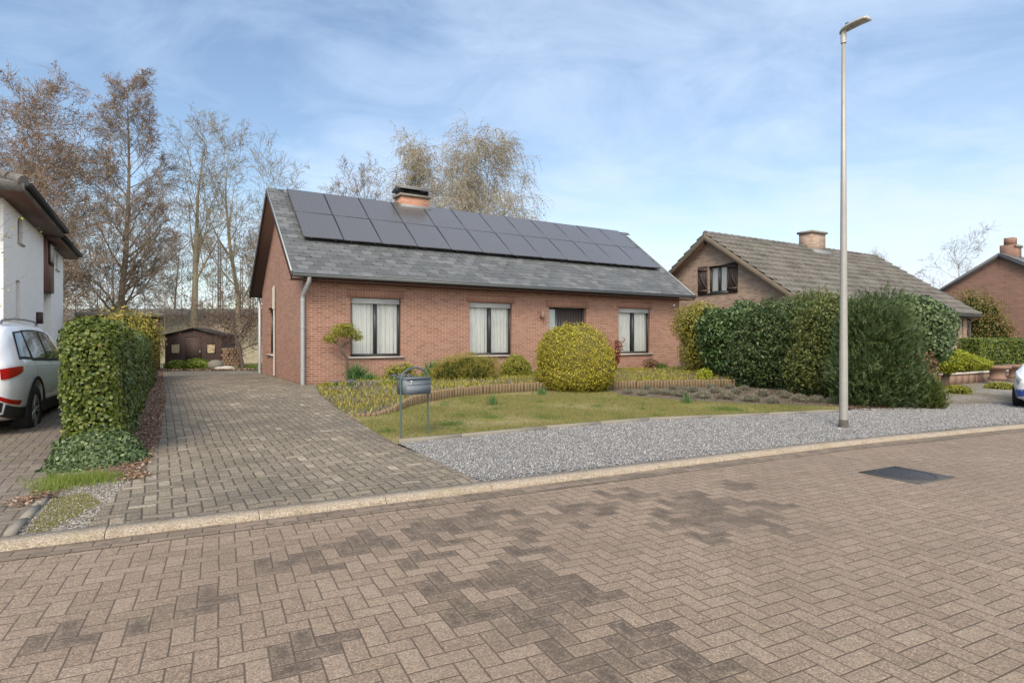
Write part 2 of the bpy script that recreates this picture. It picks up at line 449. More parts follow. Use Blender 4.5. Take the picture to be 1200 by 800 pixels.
c = t.mix(t.sm(n3, .35, .65), (.12, .08, .055), (.26, .17, .12)); t.bsdf(c, .95, 0, t.bump(n3, 1.0, .03)); M['litter'] = t.m
t = T('kerb_exposed_aggregate'); p = t.pos()
n3 = t.noise(p, 75, 3, .8); n = t.noise(p, 2.5, 4)
c = t.mix(t.sm(n3, .38, .62), (.20, .155, .11), (.42, .355, .275)); c = t.mix(t.m_('MULTIPLY', t.sm(t.noise(p, 9, 5, .7), .5, .68), .45), c, (.17, .13, .075))
c = t.mix(t.m_('MULTIPLY', t.sm(n, .5, .7), .5), c, (.22, .18, .10)); t.bsdf(c, .9, 0, t.bump(n3, .8, .006)); M['kerb'] = t.m

R = 900
sheet('ground', [(-R, -R), (R, -R), (R, R), (-R, R)], M['earth'], -.05, step=1.0)

kerbF = [(-24, -6.6), (-10, .55), (-3.37, 3.89), (-1.98, 4.59), (0, 5.6), (1.9, 6.6), (4.6, 7.98), (8.28, 9.58), (14, 11.7), (24, 15.0), (60, 25)]
def off(path, d):
    out = []
    for i, p in enumerate(path):
        a = np.array(path[max(i - 1, 0)]); b = np.array(path[min(i + 1, len(path) - 1)])
        t_ = (b - a) / np.linalg.norm(b - a); out.append(tuple(np.array(p) + d * np.array([-t_[1], t_[0]])))
    return out
road_edge = off(kerbF, -.22)
road = sheet('street', road_edge + [(60, -60), (-60, -60), (-60, -25)], M['road'], .006, step=1.0)
for v in road.data.vertices: v.co.z = .006
# stretcher course running along the kerb
t = T('gutter_blocks'); p = t.pos()
mp = t.node('ShaderNodeMapping', {'Vector': p, 'Rotation': (0, 0, -math.radians(26.3))}).outputs[0]
b = t.node('ShaderNodeTexBrick', {'Vector': mp, 'Color1': (0, 0, 0), 'Color2': (1, 1, 1), 'Mortar': (.5, .5, .5), 'Scale': 1.0, 'Mortar Size': .004, 'Brick Width': .22, 'Row Height': .11})
c = t.ramp(b.outputs['Color'], [(0, (.145, .108, .078)), (1, (.215, .162, .118))])
c = t.mix(t.sm(t.noise(p, 7, 5, .7), .45, .7), c, (.085, .07, .045)); c = t.mix(t.m_('MULTIPLY', t.sm(t.noise(p, 200, 3), .5, .7), .3), c, (.3, .25, .2))
c = t.mix(b.outputs['Fac'], c, (.05, .04, .03)); t.bsdf(c, .9, 0, t.bump(t.m_('SUBTRACT', 1.0, b.outputs['Fac']), .6, .006)); M['gutterblock'] = t.m
kf = kerbF[1:-1]
mb = MB()
A, B = off(kf, -.225), off(kf, .0)
for i in range(len(kf) - 1): mb.quad((*A[i], .010), (*A[i + 1], .010), (*B[i + 1], .010), (*B[i], .010))
tag(mb.build('gutter_course', M['gutterblock']), kind='structure')
# kerb stones, 1 m long with a chamfered front
mb = MB()
def walk(path, step):
    P = [np.array(p, float) for p in path]; out = [P[0]]; rem = step
    for a, b in zip(P, P[1:]):
        L = np.linalg.norm(b - a); s = rem
        while s <= L: out.append(a + (b - a) * s / L); s += step
        rem = s - L
    return out
ks = walk(kf, 1.0)
for a, b in zip(ks, ks[1:]):
    d = (b - a) / np.linalg.norm(b - a); nn = np.array([-d[1], d[0]]); a2 = a + d * .0025; b2 = b - d * .0025
    dz = rng.normal(0, .002)
    prof = [(.0, -.05), (.0, .028), (.035, .055), (.17, .062), (.175, -.05)]
    va = [(*(a2 + nn * o_), z + dz) for o_, z in prof]; vb = [(*(b2 + nn * o_), z + dz) for o_, z in prof]
    n5 = len(prof)
    mb.add(va + vb, [[i, i + 1, n5 + i + 1, n5 + i] for i in range(n5 - 1)])
    mb.add(va, [[0, 1, 2, 3]]); mb.add(vb, [[3, 2, 1, 0]])
    mb.add([va[0], va[3], va[4]], [[0, 1, 2]])
tag(mb.build('kerb', M['kerb']), kind='structure')
kb = off(kf, .172)

def kerbback(px0, px1, n=8):
    """points of the kerb's rear edge between two photo columns"""
    out = []
    for px in np.linspace(px0, px1, n):
        k = (px - 600) / F
        for a, b in zip(kb, kb[1:]):
            fa, fb = a[0] - k * a[1], b[0] - k * b[1]
            if a[1] > .5 and b[1] > .5 and fa <= 0 <= fb:
                s_ = fa / (fa - fb); out.append((a[0] + (b[0] - a[0]) * s_, a[1] + (b[1] - a[1]) * s_)); break
    return out
driveL = [G(128, 586), G(160, 560), G(189, 514), G(191, 490), G(195, 468)] + [tuple(np.array([-7.24, 12.35]) + np.array([-.51, .86]) * s_) for s_ in (3, 7, 12, 17)]
driveL = [p[:2] for p in driveL]
bed_edge = [G(375, 463), G(392, 476), G(412, 489), G(440, 507), G(466, 522), G(492, 532), G(520, 545), G(545, 557)]
bed_edge = [p[:2] for p in bed_edge]
houseL = [H(-.02, 0), H(-.02, 7.15)]
drive_poly = kerbback(97, 572, 12) + bed_edge[::-1] + [H(.3, -.05)[:2]] + [h[:2] for h in houseL] + [H(.1, 13)[:2], H(-3, 16)[:2]] + driveL[::-1]
sheet('driveway', drive_poly, M['drive'], .008)
# neighbour's paved drive
nb_poly = [kerbback(13, 13, 1)[0], (-4.04, 5.15), (-4.75, 6.05), (-9.3, 14.2), (-14.6, 23.6), (-21, 21), (-19, 12), (-13.0, -.6)] + kerbback(-330, 0, 6)
sheet('neighbour_driveway', nb_poly, M['drive2'], .008)
strip_poly = kerbback(14, 96, 4) + driveL[:3] + [(-3.9, 6.2), (-4.6, 6.0), (-4.04, 5.15)]
sheet('gravel_verge', strip_poly, M['tangravel'], .004)
lit_poly = driveL[1:] + [(-16.2, 26), (-13.7, 23.0), (-9.0, 14.9), (-4.6, 6.3), (-4.3, 6.0)]
sheet('leaf_strip', lit_poly, M['litter'], .012)
mb = MB(); e0 = np.array([-3.50, 4.12]); e1 = np.array([-4.04, 5.15]); d = (e1 - e0) / np.linalg.norm(e1 - e0); nn = np.array([-d[1], d[0]])
for k in range(3):
    a = e0 + (e1 - e0) * (k / 3) + d * .004; b = e0 + (e1 - e0) * ((k + 1) / 3) - d * .004; m_ = (a + b) / 2
    mb.obox((*m_, float(g(*m_)) + .0), (*(d * np.linalg.norm(b - a) / 2), 0), (*(nn * .03), 0), (0, 0, .03))
tag(mb.build('garden_edging', M['concrete']), 'narrow concrete edging strip between the left driveway and the mossy verge', 'edging')

lawn_edge = [G(467, 520)[:2], G(540, 513)[:2], G(640, 503)[:2], G(760, 493)[:2], G(900, 487)[:2], G(985, 483)[:2]]
pal1 = [G(413, 489)[:2], G(440, 488)[:2], G(462, 483.5)[:2], G(476, 478)[:2], G(500, 471.5)[:2], G(530, 466.5)[:2], G(560, 463)[:2], G(602, 460)[:2], G(652, 457.5)[:2]]
pal2 = [G(712, 457)[:2], G(760, 455.5)[:2], G(810, 454.5)[:2], G(862, 453.5)[:2]]
hedgeB = [(6.9, 17.5), (7.6, 14.0), (8.0, 12.0), G(1060, 474)[:2]]
lawn_poly = lawn_edge + [G(985, 477)[:2], G(880, 474)[:2], G(800, 470)[:2], G(730, 464)[:2]] + pal2[:1] + pal1[::-1] + bed_edge[2:5]
sheet('lawn', lawn_poly, M['lawn'], .012)
gr_poly = kerbback(572, 1440, 14) + [(15.5, 13.2), (13.0, 13.6), (10.5, 13.0), (8.4, 12.2)] + [G(1000, 480)[:2]] + lawn_edge[::-1] + bed_edge[5:]
sheet('gravel_strip', gr_poly, M['gravel'], .008)
sheet('neighbour_forecourt', [(15.5, 13.2), (13.0, 13.6), (10.5, 13.0), (8.4, 12.2), (8.6, 15), (9.0, 20.0), (30, 33), (42, 24), (26, 15.9)], M['tangravel'], .006)
mulch_poly = [G(730, 464)[:2], G(800, 470)[:2], G(880, 474)[:2], G(985, 477)[:2], G(1000, 480)[:2], (8.5, 12.3), (8.6, 14), (8.4, 20), H(15.5, 0)[:2], H(13.9, 0)[:2], pal2[-1], pal2[1], pal2[0]]
sheet('mulch_bed', mulch_poly, M['soil'], .016)
def polydist(x, y, path):
    p = np.array([x, y]); best = 99.
    for a, b in zip(path, path[1:]):
        a, b = np.array(a), np.array(b); t_ = np.clip(np.dot(p - a, b - a) / np.dot(b - a, b - a), 0, 1); best = min(best, float(np.linalg.norm(p - a - (b - a) * t_)))
    return best
BE = [H(.35, -.02)[:2]] + bed_edge[:3]
def bedlift(x, y):
    k = min(polydist(x, y, BE) / 1.7, 1)
    return .012 + .165 * k * k * (3 - 2 * k)
bed_poly = [H(.35, -.02)[:2]] + bed_edge[:3] + pal1 + pal2 + [H(14.5, -.4)[:2], H(13.95, -.02)[:2]]
sheet('flower_bed', bed_poly, M['soil'], 0.0, liftf=bedlift, step=.25)

# concrete edging of the lawn
mb = MB()
for a, b in zip(lawn_edge, lawn_edge[1:]):
    a, b = np.array(a), np.array(b); L = np.linalg.norm(b - a); n_ = max(1, round(L)); d = (b - a) / L; nn = np.array([-d[1], d[0]])
    for k in range(n_):
        p0 = a + (b - a) * k / n_ + d * .004; p1 = a + (b - a) * (k + 1) / n_ - d * .004; m_ = (p0 + p1) / 2
        mb.obox((*m_, float(g(*m_)) + .02), (*(d * np.linalg.norm(p1 - p0) / 2), 0), (*(nn * .026), 0), (0, 0, .038 + rng.normal(0, .003)))
tag(mb.build('lawn_edging', M['concrete']), 'low grey concrete edging between the mossy lawn and the grey gravel', 'edging')

# palisades
def palisade(path, lab, hfun):
    pts = walk(path, .088)
    root = empty('palisade_edging', (float(pts[0][0]), float(pts[0][1]), float(g(*pts[0]))), 0, lab, 'garden edging', 'wooden palisade edgings of the flower bed')
    base = np.array([*pts[0], float(g(*pts[0]))]); proto = None
    for i, p in enumerate(pts):
        if proto is None or i % 9 == 0:
            q = MB(); q.lathe([(.0, .0), (.040, .0), (.041, .3), (.034, .335), (.0, .34)], n=9)
            o = q.build('post', M['palisade'], root, smooth=False); proto = o
        else:
            o = proto.copy(); COL.objects.link(o); o.parent = root
        h = hfun(*p) + rng.normal(0, .008)
        o.location = (p[0] - base[0], p[1] - base[1], float(g(*p)) - base[2] - .34 + h)
        o.rotation_euler = (rng.normal(0, .02), rng.normal(0, .02), rng.random() * 6)
palisade(pal1, 'long curved wooden palisade edging behind the mailbox, beside the low conifer bushes', lambda x, y: .045 + bedlift(x, y))
palisade(pal2, 'shorter wooden palisade edging behind the lavender mounds, right of the dome bush', lambda x, y: .225)

# gravel stones and grass
def oct_stones(P, r, z, name, mat, lab=None, kind='stuff'):
    n_ = len(P); s_ = r * (0.6 + .8 * rng.random(n_))
    base = np.array([(1, 0, 0), (0, 1, 0), (-1, 0, 0), (0, -1, 0), (0, 0, .7), (0, 0, -.7)], float)
    th = rng.random(n_) * 6.28; ax = .6 + .7 * rng.random((n_, 1))
    v = np.repeat(base[None], n_, 0) * s_[:, None, None]; v[:, :, 0] *= ax
    v += rng.normal(0, .18, v.shape) * s_[:, None, None]
    c_, q_ = np.cos(th)[:, None], np.sin(th)[:, None]
    x = v[:, :, 0] * c_ - v[:, :, 1] * q_; y = v[:, :, 0] * q_ + v[:, :, 1] * c_
    v = np.stack([x + P[:, :1], y + P[:, 1:2], v[:, :, 2] + z[:, None]], 2)
    f = np.array([[0, 1, 4], [1, 2, 4], [2, 3, 4], [3, 0, 4], [1, 0, 5], [2, 1, 5], [3, 2, 5], [0, 3, 5]])
    ff = (f[None] + (np.arange(n_) * 6)[:, None, None]).reshape(-1, 3)
    m = MB(); m.add(v.reshape(-1, 3), ff)
    o = m.build(name, mat); return tag(o, lab, 'gravel', None, kind)
near_gr = kerbback(572, 1380, 14) + [(10.5, 13.0), (8.4, 12.2)] + [G(1000, 480)[:2]] + lawn_edge[::-1] + bed_edge[5:]
P = scatter(near_gr, 80000); oct_stones(P, .0105, g(P[:, 0], P[:, 1]) + .013, 'gravel', M['pebble'], 'loose grey gravel stones between the kerb and the lawn edging')
# stray stones at the borders
P = np.concatenate([scatter(strip_poly, 2500)]); M['pebble_tan'] = (lambda t: (t.bsdf(t.ramp(t.rnd(), [(0, (.12, .10, .08)), (.6, (.28, .25, .21)), (1, (.5, .47, .42))]), .85), t.m)[1])(T('tan_stone'))
oct_stones(P, .007, g(P[:, 0], P[:, 1]) + .008, 'gravel', M['pebble_tan'], 'fine tan grit on the verge beside the ivy hedge')

def blades(P, Z, h, w, lean, mat, name, lab, cat, kind=None, parent=None, segs=1, origin=None, build=True, hv=.5):
    """P (n,2), Z (n,) -> thin curved blades"""
    n_ = len(P); hh = h * (1 - hv + 2 * hv * rng.random(n_)); th = rng.random(n_) * 2 * PI
    if np.isscalar(lean): ld = np.stack([np.cos(th), np.sin(th)], 1) * (lean * rng.random(n_))[:, None]
    else: ld = lean
    td = rng.random(n_) * 2 * PI; side = np.stack([np.cos(td), np.sin(td)], 1) * w / 2
    def pt(t_, s_):
        o = P + ld * (hh * t_ ** 1.6)[:, None] + side * s_
        return np.concatenate([o, (Z + hh * t_ * (1 - .25 * t_ * np.linalg.norm(ld, axis=1)))[:, None]], 1)
    m = MB()
    if segs == 1:
        v = np.stack([pt(0., -1), pt(0., 1), pt(1., 0)], 1).reshape(-1, 3); m.add(v, np.arange(n_ * 3).reshape(-1, 3))
    else:
        v = np.stack([pt(0., -1), pt(0., 1), pt(.5, 1), pt(.5, -1), pt(1., 0)], 1).reshape(-1, 3)
        i = np.arange(n_)[:, None] * 5; m.add(v, i + np.array([[0, 1, 2, 3]])); m.f.append(i + np.array([[3, 2, 4]]))
    if not build: return m
    o = m.build(name, mat, parent); return tag(o, lab, cat, None, kind)

M['lawn_blade'] = leafmat('lawn_grass_blade', [(0, (.22, .19, .06)), (.4, (.27, .25, .085)), (.7, (.16, .20, .04)), (1, (.33, .27, .14))], .7, .3)
M['green_blade'] = leafmat('green_blade', [(0, (.05, .11, .02)), (.6, (.09, .17, .03)), (1, (.16, .24, .05))], .5, .3)
P = scatter(lawn_poly, 150000); oo = np.sin(P[:, 0] * 2.3 + np.sin(P[:, 1] * 1.7) * 2) + np.sin(P[:, 1] * 3.1) + rng.normal(0, .8, len(P)); P = P[oo > -1.0]
blades(P, g(P[:, 0], P[:, 1]) + .01, .034, .007, 1.2, M['lawn_blade'], 'lawn_grass', 'short mossy yellow green lawn grass in front of the flower bed', 'grass', 'stuff')
# greener tufts in the lawn
pc = scatter(lawn_poly, 46); pts = []
for c_ in pc:
    k = int(rng.integers(25, 110)); pts.append(c_ + rng.normal(0, .03 + .09 * rng.random(), (k, 2)))
for px, py, k, s_ in ((528, 498, 600, .12), (455, 507, 250, .08), (845, 480, 500, .16), (862, 482, 300, .1), (640, 490, 400, .14), (575, 490, 300, .1), (770, 488, 120, .05), (700, 478, 120, .08), (540, 488, 300, .12)):
    q = G(px, py); pts.append(np.array(q[:2]) + rng.normal(0, s_, (k, 2)))
P = np.concatenate(pts); P = P[inpoly(P, lawn_poly)]
blades(P, g(P[:, 0], P[:, 1]) + .01, .05, .006, 1.0, M['green_blade'], 'grass_tufts', 'greener grass tufts growing through the mossy lawn', 'grass', 'stuff')
# grass by the ivy hedge and moss on the verge
M['lime_blade'] = leafmat('lime_grass', [(0, (.13, .19, .03)), (.6, (.22, .28, .05)), (1, (.30, .33, .09))], .6, .35)
q0 = np.array(G(85, 566)[:2]); P = np.concatenate([q0 + rng.normal(0, 1, (1600, 2)) * [.16, .10], np.array(G(110, 562)[:2]) + rng.normal(0, 1, (900, 2)) * [.14, .08], np.array(G(62, 575)[:2]) + rng.normal(0, .08, (350, 2))])
blades(P, g(P[:, 0], P[:, 1]) + .01, .07, .006, .9, M['lime_blade'], 'verge_grass', 'bright grass at the foot of the ivy hedge', 'grass', 'stuff')
P = scatter([G(30, 628)[:2], G(60, 622)[:2], G(120, 590)[:2], G(100, 578)[:2], G(62, 584)[:2]], 5000)
blades(P, g(P[:, 0], P[:, 1]) + .005, .014, .006, 1.2, M['lawn_blade'], 'verge_moss', 'brownish moss on the grit verge near the kerb', 'moss', 'stuff')

# ------------------------------------------------------------------ foliage
def unit(v): return v / (np.linalg.norm(v, axis=-1, keepdims=True) + 1e-9)
def leaves(mb, P, N, size, aspect=.6, tilt=.5, fold=.12, up=0.0, r=rng):
    n_ = len(P); N = unit(N + r.normal(0, tilt, (n_, 3)))
    D = r.normal(0, 1, (n_, 3)); D[:, 2] += up * 2
    D = unit(D - N * (D * N).sum(1, keepdims=True)); S = np.cross(N, D)
    s = (size * (.6 + .8 * r.random(n_)))[:, None]
    a = P - D * s * .5; b = P + D * s * .5; m1 = P + S * s * aspect * .5 + N * s * fold; m2 = P - S * s * aspect * .5 + N * s * fold
    v = np.stack([a, m1, b, m2], 1).reshape(-1, 3); i = np.arange(n_)[:, None] * 4
    mb.add(v, i + np.array([[0, 1, 2]])); mb.f.append(i + np.array([[0, 2, 3]]))
def sprays(mb, P, N, size, aspect=.3, k=6, up=.6, spread=.55, length=1.8, r=rng):
    n_ = len(P); D = unit(N * .8 + r.normal(0, .45, (n_, 3)) + [0, 0, up]); F_ = unit(np.cross(D, r.normal(0, 1, (n_, 3)))); S = np.cross(D, F_)
    s = size * (.7 + .6 * r.random((n_, 1)))
    for j in range(k):
        t_ = j / max(1, k - 1); sg = 1 if j % 2 else -1
        dj = unit(D + S * sg * spread * (.6 + .6 * r.random((n_, 1))) * (1 - .5 * t_) + F_ * r.normal(0, .2, (n_, 1))); a = P + D * s * (t_ - .5) * length; sj = np.cross(dj, F_)
        b = a + dj * s; m1 = a + dj * s * .5 + sj * s * aspect * .5 + F_ * s * .06; m2 = a + dj * s * .5 - sj * s * aspect * .5 + F_ * s * .06
        v = np.stack([a, m1, b, m2], 1).reshape(-1, 3); i = np.arange(n_)[:, None] * 4; mb.add(v, i + np.array([[0, 1, 2]])); mb.f.append(i + np.array([[0, 2, 3]]))
def lump(U, amp, fr, ph=0.0):
    x, y, z = U[:, 0] * fr, U[:, 1] * fr, U[:, 2] * fr
    return 1 + amp * (np.sin(x * 1.7 + ph) * np.sin(y * 2.3 + 1.3 + ph) + .6 * np.sin(z * 3.1 + x * 1.9 + ph) + .4 * np.sin(y * 5.1 - z * 4.3 + ph)) / 2
def blob_pts(blobs, n, shell=.22, lumpy=.12, p=2.0, zmin=0.0, r=rng, fr=2.5):
    B = np.array(blobs, float); area = (B[:, 3] * B[:, 4] + B[:, 4] * B[:, 5] + B[:, 3] * B[:, 5]); out = []; outN = []; tot = 0
    while tot < n:
        k = r.choice(len(B), n, p=area / area.sum()); U = unit(r.normal(0, 1, (n, 3)))
        if p != 2: U = U / (np.abs(U) ** p).sum(1, keepdims=True) ** (1 / p)
        rr = lump(U + B[k, :3], lumpy, fr) * (1 - shell * r.random(n) ** 1.5)
        P_ = B[k, :3] + U * B[k, 3:] * rr[:, None]; ok = P_[:, 2] > zmin
        for j in range(len(B)):
            q = np.linalg.norm((P_ - B[j, :3]) / B[j, 3:], axis=1) if p == 2 else ((np.abs((P_ - B[j, :3]) / B[j, 3:]) ** p).sum(1)) ** (1 / p)
            ok &= (q > .72) | (k == j)
        N_ = unit(np.sign(U) * np.abs(U) ** (p - 1) / B[k, 3:]); out.append(P_[ok]); outN.append(N_[ok]); tot += ok.sum()
    return np.concatenate(out)[:n], np.concatenate(outN)[:n]
def core(mb, blobs, k=.78, p=2.0, zmin=0.0):
    for b in blobs:
        nu, nv = 16, 10; U = []
        for i in range(nv + 1):
            for j in range(nu):
                th = PI * i / nv; ph = 2 * PI * j / nu; U.append((math.sin(th) * math.cos(ph), math.sin(th) * math.sin(ph), math.cos(th)))
        U = np.array(U)
        if p != 2: U = U / (np.abs(U) ** p).sum(1, keepdims=True) ** (1 / p)
        V = np.array(b[:3]) + U * np.array(b[3:]) * k * lump(U * 3, .08, 3)[:, None]; V[:, 2] = np.maximum(V[:, 2], zmin)
        mb.add(V, [[i * nu + j, i * nu + (j + 1) % nu, (i + 1) * nu + (j + 1) % nu, (i + 1) * nu + j] for i in range(nv) for j in range(nu)])
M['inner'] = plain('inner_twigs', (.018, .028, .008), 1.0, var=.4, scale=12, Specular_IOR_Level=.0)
def bush(name, loc, blobs, n, size, mat, label, cat='bush', group=None, aspect=.6, tilt=.5, up=0., shell=.22, lumpy=.12, p=2.0, k=.78, rz=0.0, parent=None, fold=.12, fr=2.5, leafname='leaves', spray=0, cm=None):
    if parent is None:
        root = empty(name, loc, rz, label, cat, group)
    else: root = parent
    mb = MB(); P, N = blob_pts(blobs, n // spray if spray else n, shell, lumpy, p, fr=fr)
    if spray: sprays(mb, P, N, size, aspect, spray, up)
    else: leaves(mb, P, N, size, aspect, tilt, fold, up)
    mb.build(leafname, mat, root)
    if k:
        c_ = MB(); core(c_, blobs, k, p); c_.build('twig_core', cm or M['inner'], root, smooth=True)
    return root
L_ = {}
L_['ivy'] = leafmat('ivy_leaf', [(0, (.04, .07, .013)), (.35, (.08, .115, .018)), (.7, (.13, .165, .028)), (.95, (.20, .22, .05)), (1, (.22, .16, .06))], .42, .2)
L_['ivy2'] = leafmat('ivy_leaf_blue_green', [(0, (.045, .08, .03)), (.5, (.09, .14, .055)), (1, (.18, .23, .10))], .42, .2)
L_['dome'] = leafmat('dome_leaf', [(0, (.17, .16, .02)), (.4, (.33, .29, .03)), (.8, (.45, .39, .045)), (1, (.54, .46, .08))], .5, .3)
L_['lowcon'] = leafmat('low_conifer_leaf', [(0, (.15, .155, .025)), (.5, (.27, .24, .04)), (.85, (.36, .30, .06)), (1, (.36, .23, .07))], .6, .2)
L_['yelgreen'] = leafmat('yellow_green_leaf', [(0, (.14, .17, .025)), (.5, (.28, .28, .04)), (1, (.42, .38, .07))], .5, .3)
L_['red'] = leafmat('photinia_leaf', [(0, (.10, .09, .02)), (.3, (.22, .07, .035)), (.8, (.36, .10, .06)), (1, (.45, .18, .12))], .45, .25)
L_['laurel'] = leafmat('laurel_leaf', [(0, (.03, .065, .02)), (.5, (.06, .115, .035)), (.85, (.11, .17, .055)), (1, (.18, .22, .08))], .33, .15)
L_['thuja'] = leafmat('thuja_spray', [(0, (.025, .05, .018)), (.5, (.06, .098, .032)), (.85, (.11, .15, .05)), (1, (.19, .21, .08))], .5, .2)
L_['thuja2'] = leafmat('thuja_spray_light', [(0, (.035, .06, .018)), (.5, (.085, .12, .03)), (.85, (.15, .175, .045)), (1, (.24, .23, .07))], .5, .2, patch=(2.2, (.17, .15, .04), .35))
L_['privet'] = leafmat('privet_leaf', [(0, (.12, .13, .02)), (.5, (.25, .235, .035)), (.85, (.37, .32, .06)), (1, (.46, .38, .12))], .5, .3)
L_['lime'] = leafmat('lime_leaf', [(0, (.17, .20, .02)), (.5, (.33, .36, .03)), (1, (.48, .50, .06))], .5, .35)
L_['dead'] = leafmat('dead_leaf', [(0, (.10, .05, .03)), (.5, (.19, .10, .06)), (1, (.30, .18, .11))], .8, .2)
L_['litter'] = leafmat('fallen_leaf', [(0, (.14, .08, .05)), (.5, (.25, .155, .10)), (.85, (.35, .24, .165)), (1, (.44, .35, .26))], .8, .2)
L_['lav'] = leafmat('lavender_leaf', [(0, (.12, .11, .075)), (.5, (.22, .205, .145)), (1, (.36, .34, .26))], .8, .2)
L_['tuft'] = leafmat('bulb_leaf', [(0, (.04, .10, .025)), (.5, (.08, .17, .045)), (1, (.16, .27, .09))], .45, .3)
L_['purple'] = leafmat('purple_flower', [(0, (.12, .09, .30)), (1, (.28, .22, .55))], .6, .3)
L_['maple'] = leafmat('dark_red_leaf', [(0, (.07, .035, .03)), (.6, (.15, .06, .045)), (1, (.20, .12, .07))], .7, .2)
L_['olive'] = leafmat('olive_leaf', [(0, (.11, .10, .03)), (.5, (.20, .17, .05)), (1, (.28, .20, .08))], .7, .3)
L_['brownleaf'] = leafmat('withered_beech_leaf', [(0, (.22, .12, .08)), (.5, (.34, .205, .14)), (1, (.46, .32, .23))], .8, .3)
L_['catkin'] = leafmat('birch_bud', [(0, (.27, .22, .13)), (.5, (.40, .33, .20)), (.8, (.34, .33, .15)), (1, (.50, .39, .27))], .8, .3)
#@@PART2
# ------------------------------------------------------------------ building helpers
def tf(mb, f):
    mb.v = [f(v) for v in mb.v]
    e = np.eye(3); q = f(np.concatenate([[[0, 0, 0]], e]).astype(float)); q = q[1:] - q[0]
    if np.linalg.det(q) < 0: mb.f = [x[:, ::-1] for x in mb.f]
    return mb
ident = lambda v: v
swapxy = lambda v: v[:, [1, 0, 2]]
swapxy_ = swapxy
def wall(mb, x0, x1, z0, z1, th, ops=(), y=0.0):
    xs = sorted({x0, x1, *[o[0] for o in ops], *[o[1] for o in ops]}); zs = sorted({z0, z1, *[o[2] for o in ops], *[o[3] for o in ops]})
    xs = [v for v in xs if x0 <= v <= x1]; zs = [v for v in zs if z0 <= v <= z1]
    def op(i, j):
        if i < 0 or j < 0 or i >= len(xs) - 1 or j >= len(zs) - 1: return True
        cx, cz = (xs[i] + xs[i + 1]) / 2, (zs[j] + zs[j + 1]) / 2
        return any(o[0] < cx < o[1] and o[2] < cz < o[3] for o in ops)
    for i in range(len(xs) - 1):
        for j in range(len(zs) - 1):
            if op(i, j): continue
            a, b, c, d = xs[i], xs[i + 1], zs[j], zs[j + 1]
            mb.quad((a, y, c), (b, y, c), (b, y, d), (a, y, d)); mb.quad((b, y + th, c), (a, y + th, c), (a, y + th, d), (b, y + th, d))
            if op(i - 1, j): mb.quad((a, y, c), (a, y, d), (a, y + th, d), (a, y + th, c))
            if op(i + 1, j): mb.quad((b, y, c), (b, y + th, c), (b, y + th, d), (b, y, d))
            if op(i, j - 1): mb.quad((a, y, c), (a, y + th, c), (b, y + th, c), (b, y, c))
            if op(i, j + 1): mb.quad((a, y, d), (b, y, d), (b, y + th, d), (a, y + th, d))
def gable(mb, y0, y1, ym, z0, zm, x, th):
    v = [(x, y0, z0), (x, y1, z0), (x, ym, zm), (x + th, y0, z0), (x + th, y1, z0), (x + th, ym, zm)]
    mb.add(v, [[0, 2, 1], [3, 4, 5]]); mb.add(v, [[0, 1, 4, 3], [1, 2, 5, 4], [2, 0, 3, 5]])
def window(root, a0, a1, z0, z1, tr=ident, shutter=True, mull=1, sill=True, curtain=True, depth=.10, frame=None, label=None, sillmat=None):
    fm = frame or M['anthracite']; w = .055
    m = MB(); d0, d1 = depth, depth + .07
    m.box(a0, a0 + w, d0, d1, z0, z1); m.box(a1 - w, a1, d0, d1, z0, z1)
    m.box(a0 + w, a1 - w, d0, d1, z0, z0 + w + .02); m.box(a0 + w, a1 - w, d0, d1, z1 - w, z1)
    for k in range(mull):
        c_ = a0 + (a1 - a0) * (k + 1) / (mull + 1); m.box(c_ - .045, c_ + .045, d0 - .012, d1, z0 + w + .02, z1 - w)
    fr = tf(m, tr).build('window', fm, root)
    if label: fr['label'] = label
    m = MB(); n_ = mull + 1
    for k in range(n_):
        x0 = a0 + (a1 - a0) * k / n_ + .03; x1 = a0 + (a1 - a0) * (k + 1) / n_ - .03
        m.quad((x0, d0 + .035, z0 + .03), (x1, d0 + .035, z0 + .03), (x1, d0 + .035, z1 - .03), (x0, d0 + .035, z1 - .03))
    tf(m, tr).build('pane', M['glass'], fr)
    if curtain:
        m = MB(); n = int((a1 - a0) / .015); xs = np.linspace(a0 + .0, a1 - .0, n); ph = rng.random() * 6
        ys = d1 + .05 + .022 * np.sin(xs * 52 + ph + 2 * np.sin(xs * 3)) + .012 * np.sin(xs * 23 + ph)
        gap = np.abs(xs - (a0 + a1) / 2) > .05
        for i in range(n - 1):
            if gap[i]: m.quad((xs[i], ys[i], z0 + .01), (xs[i + 1], ys[i + 1], z0 + .01), (xs[i + 1], ys[i + 1], z1), (xs[i], ys[i], z1))
        tf(m, tr).build('curtain', M['curtain'], fr)
    if shutter:
        m = MB()
        for k in range(4): m.box(a0 + .03, a1 - .03, d0 - .05 + .004 * (k % 2), d0 - .003, z1 - .155 + .037 * k, z1 - .155 + .037 * k + .034)
        tf(m, tr).build('roller_shutter', M['shutter_box'], fr)
    if sill:
        m = MB(); m.box(a0 - .09, a1 + .09, -.055, d0 + .02, z0 - .055, z0 - .002); tf(m, tr).build('sill', sillmat or M['stone'], fr)
    return fr

